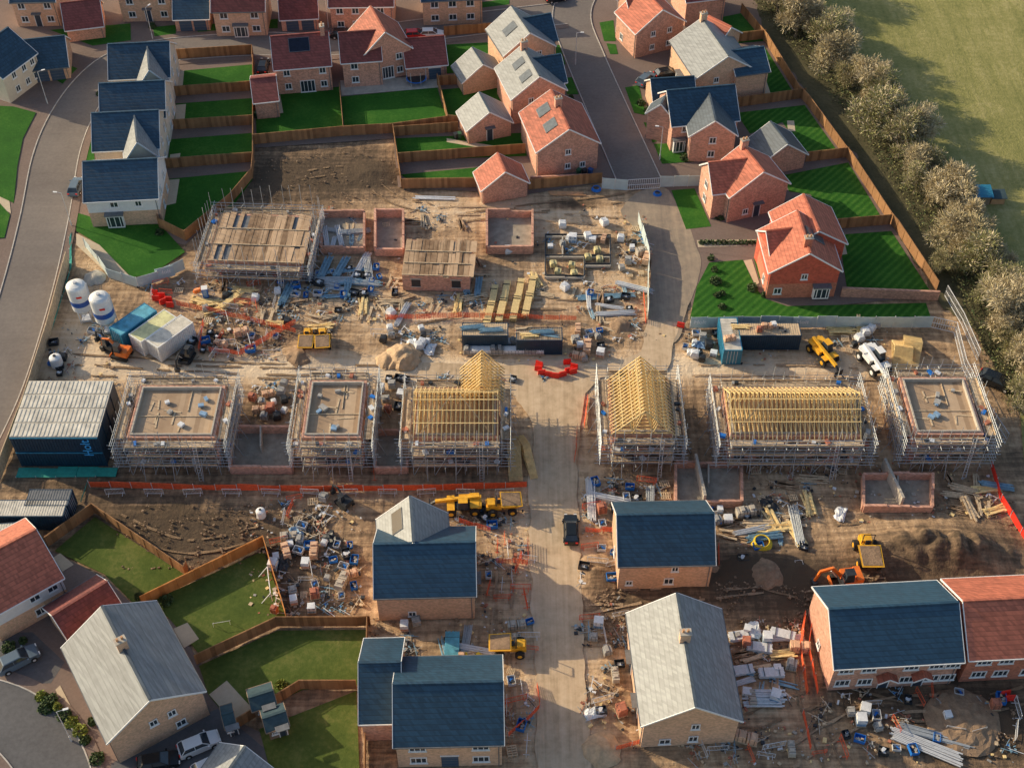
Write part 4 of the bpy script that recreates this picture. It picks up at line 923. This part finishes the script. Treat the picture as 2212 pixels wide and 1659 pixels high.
inst('pipe_bundle',mk(bundle,galv,6,1,.5,.08),(1275,1080),pi/2); inst('yellow_pipe_coil',mk(coil,yplast),(1645,1175),0,0,1.3); inst('blue_pipe_coil',mk(coil,bplast),(1288,410),0,0,.8); inst('blue_pipe_coil',mk(coil,bplast),(1420,420),0,0,.7); inst('red_pipe_stack',mk(bundle,pots,5,1,.3,.08),(1225,418),0); inst('pipe_bundle',mk(bundle,whitew,6,.9,.3,.08),(940,428),-.05)
inst('pipe_bundle',mk(bundle,bpipe,7,1.2,.4,.08),(770,610),-.1); inst('pipe_bundle',mk(bundle,bpipe,8,1.2,.3,.08),(1310,640),.08); inst('pipe_bundle',mk(bundle,bpipe,7,.8,.3,.07),(760,585),.12); inst('pipe_bundle',mk(bundle,steel,7,.8,.3,.05),(760,628),-.2)
DM=mk(dumper); inst('dumper_truck',DM,(665,745),-pi/2); inst('dumper_truck',DM,(699,745),-pi/2+.1)
inst('dumper_truck',DM,(1870,1205),-pi/2,0,1.25); inst('dumper_truck',DM,(1085,1100),0.1,0,1.1); inst('dumper_truck',DM,(1100,1405),pi,0,1.05)
TL=mk(telehandler); inst('telehandler',TL,(1000,1100),pi+.05); inst('backhoe_loader',TL,(1775,770),-1.1)
inst('telehandler',mk(telehandler,white),(1885,790),-1.2,0,1.1)
EX=mk(excavator); EB=mk(excavator,blackp); inst('mini_excavator',EX,(265,770),pi-.3); inst('mini_excavator',mk(excavator,blackp,blackp),(405,775),-1.8,0,.9); inst('excavator',EX,(1825,1262),pi+.15,0,1.25); inst('mini_excavator',EB,(745,1090),2.4,0,.8)
inst('mini_excavator',EB,(240,755),2.6,0,.9)
SL=mk(silo); inst('mortar_silo',SL,(188,690),.2); inst('mortar_silo',SL,(237,715),.2)
# containers
def P3(x,y): p=G(x,y,2.6); return (p.x,p.y,0)
inst('shipping_container',mk(container,cblue,cteal),P3(287,690),.9); inst('shipping_container',mk(container,silow,cyel),P3(330,704),.9); inst('shipping_container',mk(container,silow,ctop),P3(366,716),.9)
inst('shipping_container',mk(container,navy,timberp),P3(1048,712),0); inst('shipping_container',mk(container,navy,ply),P3(1165,722),0)
inst('shipping_container',mk(container,cblue,ctop),P3(1578,722),pi/2); inst('shipping_container',mk(container,navy,timberp,9),P3(1655,712),0)
for (x,y) in ((1020,708),(1060,714),(1130,716),(1190,724),(1600,706),(1650,708),(1690,712),(1570,735),(1145,724),(1170,718),(1640,716),(1670,706)):
    p=G(x,y,2.7); nm,me=KIND[random.choice('wwtop')](); inst(nm,me,(p.x,p.y,2.66),R(-.2,.2),0,.7)
# big double-stacked site cabins
cab=empty('site_cabins',G(110,1000)); 
p0=G(20,945,5.4); p1=G(210,945,5.4); p2=G(250,823,5.4)
w=(p1.x-p0.x); dlen=p2.y-p0.y
cx=(p0.x+p1.x)/2
cab.location=(cx,p0.y+dlen/2,0); m=MB(); m2=MB()
nU=4; uw=dlen/nU
for lv in (0,1):
    for k in range(nU):
        yc=-dlen/2+uw*(k+.5)
        m.box((0,yc,1.35+lv*2.7),(w-.1,uw-.06,2.6),navy)
        for sx in (-1,1): m.box((sx*(w/2-.06),yc-uw/2+.07,1.35+lv*2.7),(.2,.14,2.68),navy)
    n=int(w/.35)
    for k in range(n): m.box((-w/2+.25+k*(w-.5)/(n-1),-dlen/2,1.35+lv*2.7),(.16,.1,2.3),navy)
    m.box((0,-dlen/2-.06,2.62+lv*2.7),(w,.1,.14),cblue)
for k in range(nU):
    yc=-dlen/2+uw*(k+.5); m2.box((0,yc,5.42),(w,uw-.12,.12),ctop)
    n=int(w/.5)
    for q in range(n): m2.box((-w/2+.3+q*(w-.6)/(n-1),yc,5.5),(.2,uw-.3,.06),ctop)
m.obj('cabins',parent=cab); m2.obj('roofs',parent=cab)
def lettering(txt,loc,rot,size,mt,parent=None):
    cu=bpy.data.curves.new('lettering','FONT'); cu.body=txt; cu.size=size; cu.extrude=.01; cu.align_x='CENTER'; cu.align_y='CENTER'; cu.offset=.02
    o=bpy.data.objects.new('lettering',cu); bpy.context.collection.objects.link(o); o.data.materials.append(mt); o.location=loc; o.rotation_euler=rot
    if parent: o.parent=parent
    return o
letb=mat('lettering_blue',(.05,.38,.8),.5,.05)
lettering('Holt',(w/2-1.6,-dlen/2-.12,3.6),(pi/2,-pi/2,0),1.6,letb,cab)
for px in ((360,600),(1510,708),(1730,708)):
    p=G(*px); s_=MB(); s_.box((0,0,1.1),(2.6,.06,1.9),hoard)
    o=s_.obj('site_sign_board',(p.x,p.y-.14,0),.35 if px[0]<500 else 0); lettering('Holt',(0,-.05,1.2),(pi/2,0,0),.9,white,o)
inst('shipping_container',mk(container,navy,ctop,8.5),P3(62,1098),0); inst('shipping_container',mk(container,navy,lead,5),P3(105,1075),0); inst('shipping_container',mk(container,navy,ctop,6),P3(-10,1150),.1)
def water_barrier(m):
    m.hull([(-.5,-.22,0),(.5,-.22,0),(.5,.22,0),(-.5,.22,0)],[(-.48,-.08,.8),(.48,-.08,.8),(.48,.08,.8),(-.48,.08,.8)],redp); m.box((0,0,.25),(.6,.5,.12),redp)
WB=mk(water_barrier)
for x,y in ((335,635),(350,642),(365,650),(338,648),(353,655),(368,662),(1165,790),(1163,800),(1170,808),(1185,812),(1200,815),(1215,812),(1228,804),(1240,795),(1238,806),(1225,785),(2170,1500),(2180,1510),(1470,706)): inst('red_plastic_barrier',WB,(x,y),R(-.6,.6))
# misc
carb=mat('car_paint_black',(.012,.016,.02),.2,.05); carw=mat('car_paint_white',(.8,.8,.8),.25,.03); carg=mat('car_paint_grey',(.13,.18,.23),.25,.05); carr=mat('car_paint_red',(.6,.02,.02),.25,.05)
CB=mk(car,carb); CW=mk(car,carw); CG=mk(car,carg); CR=mk(car,carr); 
inst('parked_car',CB,(1233,1150),pi/2,0.042); inst('parked_car',CW,(432,1612),.45,.03); inst('parked_car',CW,(462,1658),.5,.03); inst('parked_car',CG,(42,1430),.6,.03,1.05); inst('parked_car',CB,(345,1650),.2,.03); inst('parked_car',CR,(898,82),.1,.03); inst('parked_car',CW,(932,80),.05,.03); inst('parked_car',CB,(570,150),pi/2,.03); inst('parked_car',CB,(1440,165),.3,.03); inst('parked_car',CG,(1395,178),.9,.03); inst('parked_car',CB,(740,80),.1,.03); inst('parked_car',CG,(166,410),pi/2,.03); inst('parked_car',CB,(1202,2),.4,.03)
inst('parked_car',CB,(2150,830),-.6,.03,1.1)
LM=mk(lamp)
for px,rz in (((103,225),.5),((155,488),3),((330,85),1),((1243,140),0),((1425,345),3),((1330,70),2.5),((155,1600),.3),((710,60),0)): inst('street_lamp',LM,px,rz)
inst('trampoline',mk(trampoline),(900,178)); inst('football_goal',mk(goal),(585,1270),1.8); inst('football_goal',mk(goal),(480,1352),.2,0,.5)
WH=[mk(wheelie,mat('bin_green',(.03,.12,.06),.6)),mk(wheelie,mat('bin_blue',(.03,.1,.3),.6)),mk(wheelie,blackp)]
for px in ((1250,378),(1262,378),(1275,377),(985,300),(993,299),(1440,105),(1448,104),(555,255)): inst('wheelie_bin',random.choice(WH),px,R(0,3))
inst('cement_mixer',mk(mixer),(430,640)); inst('water_tank',mk(tank),(125,790)); inst('water_tank',mk(tank),(565,1115),0,0,.7); inst('portable_toilet',mk(toilet),(445,640),.2,0,.7)
m=MB(); m.box((0,0,.9),(3,2,1.6),shedw); m.slab([(-1.8,-1.3,1.75),(1.8,-1.3,1.75),(1.8,1.3,2.1),(-1.8,1.3,2.1)],.08,cblue); m.box((2.8,0,.6),(2,1.5,1.2),pots); m.slab([(1.7,-1,1.25),(4,-1,1.25),(4,1,1.5),(1.7,1,1.5)],.08,shedr); m.obj('field_shelter',G(2110,435))
def litter(name,x0,y0,x1,y1,n,mats,s0=.08,s1=.4,fl=.3):
    m=MB(); o=G((x0+x1)/2,(y0+y1)/2)
    for _ in range(n):
        p=G(R(x0,x1),R(y0,y1))-o; s=R(s0,s1); s*=R(.3,1)
        if noise.noise((p+o)*.3)<-.12: continue
        m.box((p.x,p.y,s*fl/2+.0),(s,s*R(.3,1),s*fl+.03),random.choice(mats),rz=R(0,3))
    m.obj(name,o)
lm=[timberp,timber,whitew,greyb,blackp,bred,soilp,conc]
for a in ((420,600,860,700,520),(830,690,1320,780,240),(540,1080,780,1330,460),(960,1090,1140,1440,260),(1255,1030,1500,1160,300),(1560,1340,1740,1640,260),(1260,1180,1380,1640,220),(1600,1000,2160,1130,300),(1560,1500,2200,1650,300),(360,700,640,780,220),(1330,690,1920,790,240),(1330,460,1400,690,100),(500,820,640,910,80),(100,700,260,830,100),(850,440,1350,620,260)):
    litter('site_litter',*a,lm,.08,.55)
clod=mat('clod_earth',(.34,.235,.15),.95,.3,1.5); clod2=mat('clod_earth_dark',(.22,.15,.095),.95,.3,1.5)
for a in ((1580,1190,1720,1250,900),(1560,1240,1780,1360,700),(1270,1230,1380,1400,450),(560,330,860,440,350),(240,1090,560,1230,600),(2060,1530,2200,1600,500),(1900,1150,2150,1240,500),(1750,1240,2060,1290,500),(1450,1160,1560,1300,300),(780,1330,870,1600,200),(2000,1080,2200,1300,400)):
    litter('soil_clods',*a,[clod,clod2,clod2],.05,.36,.6)
def pile(px,r,h,mt,name):
    m=MB(); n=22;k=8; vs=[];fs=[]
    for j in range(k):
        for i in range(n):
            a=2*pi*i/n; rr=r*(1-j/k); q=Vector((cos(a)*rr,sin(a)*rr,0)); z=h*(1-(1-j/k)**1.6) if j else -.05
            vs.append((q.x*(1+.25*noise.noise(q+Vector((r,h,0)))),q.y*(1+.25*noise.noise(q*1.3)),z+ (.25*h*noise.noise(q*1.1+Vector((h,0,5))) if j else 0)))
    vs.append((0,0,h))
    for j in range(k-1):
        for i in range(n): fs.append((j*n+i,j*n+(i+1)%n,(j+1)*n+(i+1)%n,(j+1)*n+i))
    for i in range(n): fs.append(((k-1)*n+i,(k-1)*n+(i+1)%n,k*n))
    m.add(vs,fs,mt); m.obj(name,G(*px))
pile((870,772),2.6,1.6,sandp,'sand_pile'); pile((838,778),1.6,.9,sandp,'sand_pile'); pile((650,770),2,1,soilp,'soil_pile'); pile((1655,1235),2.4,.9,soilp,'soil_pile'); pile((1520,1215),2,.9,soilp,'soil_pile'); pile((2080,1560),4,.8,soilp,'soil_pile'); pile((1340,705),1.6,.8,soilp,'soil_pile'); pile((1300,1620),2,.9,sandp,'sand_pile'); pile((205,600),1.6,.6,conc,'gravel_pile')

# ---------------------------------------------------------------- vegetation
def tree_mesh(seed, lm1, lm2, rad=2.6, h=6.0, N=4800):
    random.seed(seed); m=MB()
    m.cyl((0,0,0),(0,0,h*.35),.2,bark,7,.13)
    cl=[]
    for k in range(14):
        a=R(0,2*pi); r=rad*R(.1,.9); z=h*(R(.3,.9)-.15*(r/rad)); c=Vector((r*cos(a),r*sin(a),z)); cl.append((c,R(.8,1.5)))
        m.cyl((0,0,h*R(.12,.35)),c,.09,bark,5,.03)
        for q in range(6):
            e=c+Vector((R(-1,1),R(-1,1),R(-.2,1)))*1.3; m.cyl(c,e,.035,bark,3,.012)
    for k in range(N):
        c,r=random.choice(cl)
        d=Vector((random.gauss(0,1),random.gauss(0,1),random.gauss(.25,.8))).normalized()
        p=c+d*r*R(.25,1.0); L=R(.15,.5); t=(d+Vector((R(-.6,.6),R(-.6,.6),R(-.2,.8)))).normalized(); s_=t.cross(Vector((R(-1,1),R(-1,1),R(-1,1)))).normalized()*R(.025,.06)
        m.quad([p-s_,p+s_,p+t*L+s_*.5,p+t*L-s_*.5], lm1 if random.random()<.6 else lm2)
    return m.mesh('tree')
TR=[tree_mesh(i+11,*(((twig,twig2),(twig2,twig),(twig,twig3),(twig3,twig2))[i%4]),rad=(2.6,3.0,2.4,2.8)[i%4],h=(6,6.6,5.2,5.8)[i%4]) for i in range(6)]
random.seed(21)
line=[(1655,-40),(1690,20),(1740,75),(1790,130),(1835,190),(1885,250),(1930,315),(1975,375),(2015,440),(2060,510),(2100,575),(2140,640),(2170,710),(2200,780),(2235,850)]
L3=smooth([G(*p) for p in line],False,4)
for i,p in enumerate(L3):
    if i%4==3: continue
    o=inst('hedgerow_tree',random.choice(TR),(p.x+R(-2.2,2.2),p.y+R(-1.5,1.5),0),R(0,6),0,R(.75,1.5))
    if i%4==0: inst('hedgerow_tree',random.choice(TR),(p.x+R(1,3.0),p.y+R(-1.5,1.5),0),R(0,6),0,R(.7,1.0))
inst('hedgerow_tree',TR[2],(2030,590),1,0,.7); inst('hedgerow_tree',TR[3],(2190,880),1,0,.8)
def bush(name,px,r,h,mt,N,leaf=.12):
    m=MB()
    for k in range(N):
        d=Vector((random.gauss(0,1),random.gauss(0,1),abs(random.gauss(0,.8)))).normalized(); p=Vector((d.x*r,d.y*r,d.z*h))*R(.6,1.05)*(1+.3*noise.noise(d*2+Vector((r*7,0,0))))
        a=Vector((R(-1,1),R(-1,1),R(-1,1))).normalized()*leaf; b_=a.cross(Vector((R(-1,1),R(-1,1),R(-1,1)))).normalized()*leaf
        m.quad([p-a,p-b_,p+a,p+b_],mt)
    m.obj(name,G(*px))
m=MB()
for k in range(14000):
    p=random.choice(L3)+Vector((R(-4.5,3.5),R(-2.5,2.5),0)); z=R(0,1)**1.5*1.6*(1+noise.noise(p*.4)); p=Vector((p.x,p.y,z))
    a=Vector((R(-1,1),R(-1,1),R(-.5,1))).normalized()*R(.1,.3); b_=a.cross(Vector((R(-1,1),R(-1,1),R(-1,1)))).normalized()*.08
    m.quad([p-a,p-b_,p+a,p+b_],random.choice((undergr,leafd,undergr,twig3)))
m.obj('hedgerow_undergrowth')
for px,mt in (((90,1505),leafy),((110,1515),leafd),((125,1530),leafy),((140,1545),leafd),((175,1580),leafy),((185,1600),leafd),((200,1560),leafd),((210,1640),leafd),((20,1400),leafd),((50,1385),leafd),((300,1290),leafd),((360,1300),leafd),((608,1480),leafy),((1550,640),leafd),((1545,610),leafd),((1560,665),leafd),((1650,640),leafd),((1625,625),leafd),((1480,345),leafd),((1400,240),leafd),((1385,225),leafd),((1555,470),leafd),((1540,435),leafd),((345,505),leafd),((215,205),leafd),((1232,215),leafd),((330,60),leafd),((155,1560),leafy),((100,1530),leafd),((340,1315),leafy)):
    bush('shrub',px,R(.4,.9),R(.4,.9),mt,320)
for x in range(1515,1640,12): bush('planting_strip',(x,526),.5,.5,leafd,90)
for x in range(1535,1560,8): bush('clipped_hedge',(x,560+ (x-1535)*3.2),.5,.8,leafd,120)

# ---------------------------------------------------------------- light, camera
EL,AZ=radians(22),radians(24)   # low sun in the left / far-left
sd=Vector((-cos(EL)*cos(AZ),cos(EL)*sin(AZ),sin(EL)))
ld=bpy.data.lights.new('sun','SUN'); ld.energy=5.0; ld.angle=radians(.5); ld.color=(1.0,.82,.55)
lo=bpy.data.objects.new('sun',ld); bpy.context.collection.objects.link(lo); lo.rotation_euler=(-sd).to_track_quat('-Z','Y').to_euler(); lo.location=(0,0,60)
wd=bpy.data.worlds.new('World'); bpy.context.scene.world=wd; wd.use_nodes=True
nt=wd.node_tree; bg=nt.nodes['Background']; sk=nt.nodes.new('ShaderNodeTexSky'); sk.sky_type='NISHITA'; sk.sun_disc=False; sk.sun_elevation=EL
sk.sun_rotation=atan2(sd.x,sd.y); sk.air_density=1.0; sk.dust_density=2.0
nt.links.new(sk.outputs[0],bg.inputs[0]); bg.inputs[1].default_value=.15
cd=bpy.data.cameras.new('camera'); co=bpy.data.objects.new('camera',cd); bpy.context.collection.objects.link(co)
co.location=(0,0,CAMH); co.rotation_euler=(pi/2-TH,0,0); cd.sensor_width=36; cd.lens=36*F/2212; cd.clip_end=5000; cd.clip_start=1
sc=bpy.context.scene; sc.camera=co; sc.view_settings.view_transform='Standard'; sc.view_settings.look='None'; sc.view_settings.exposure=0
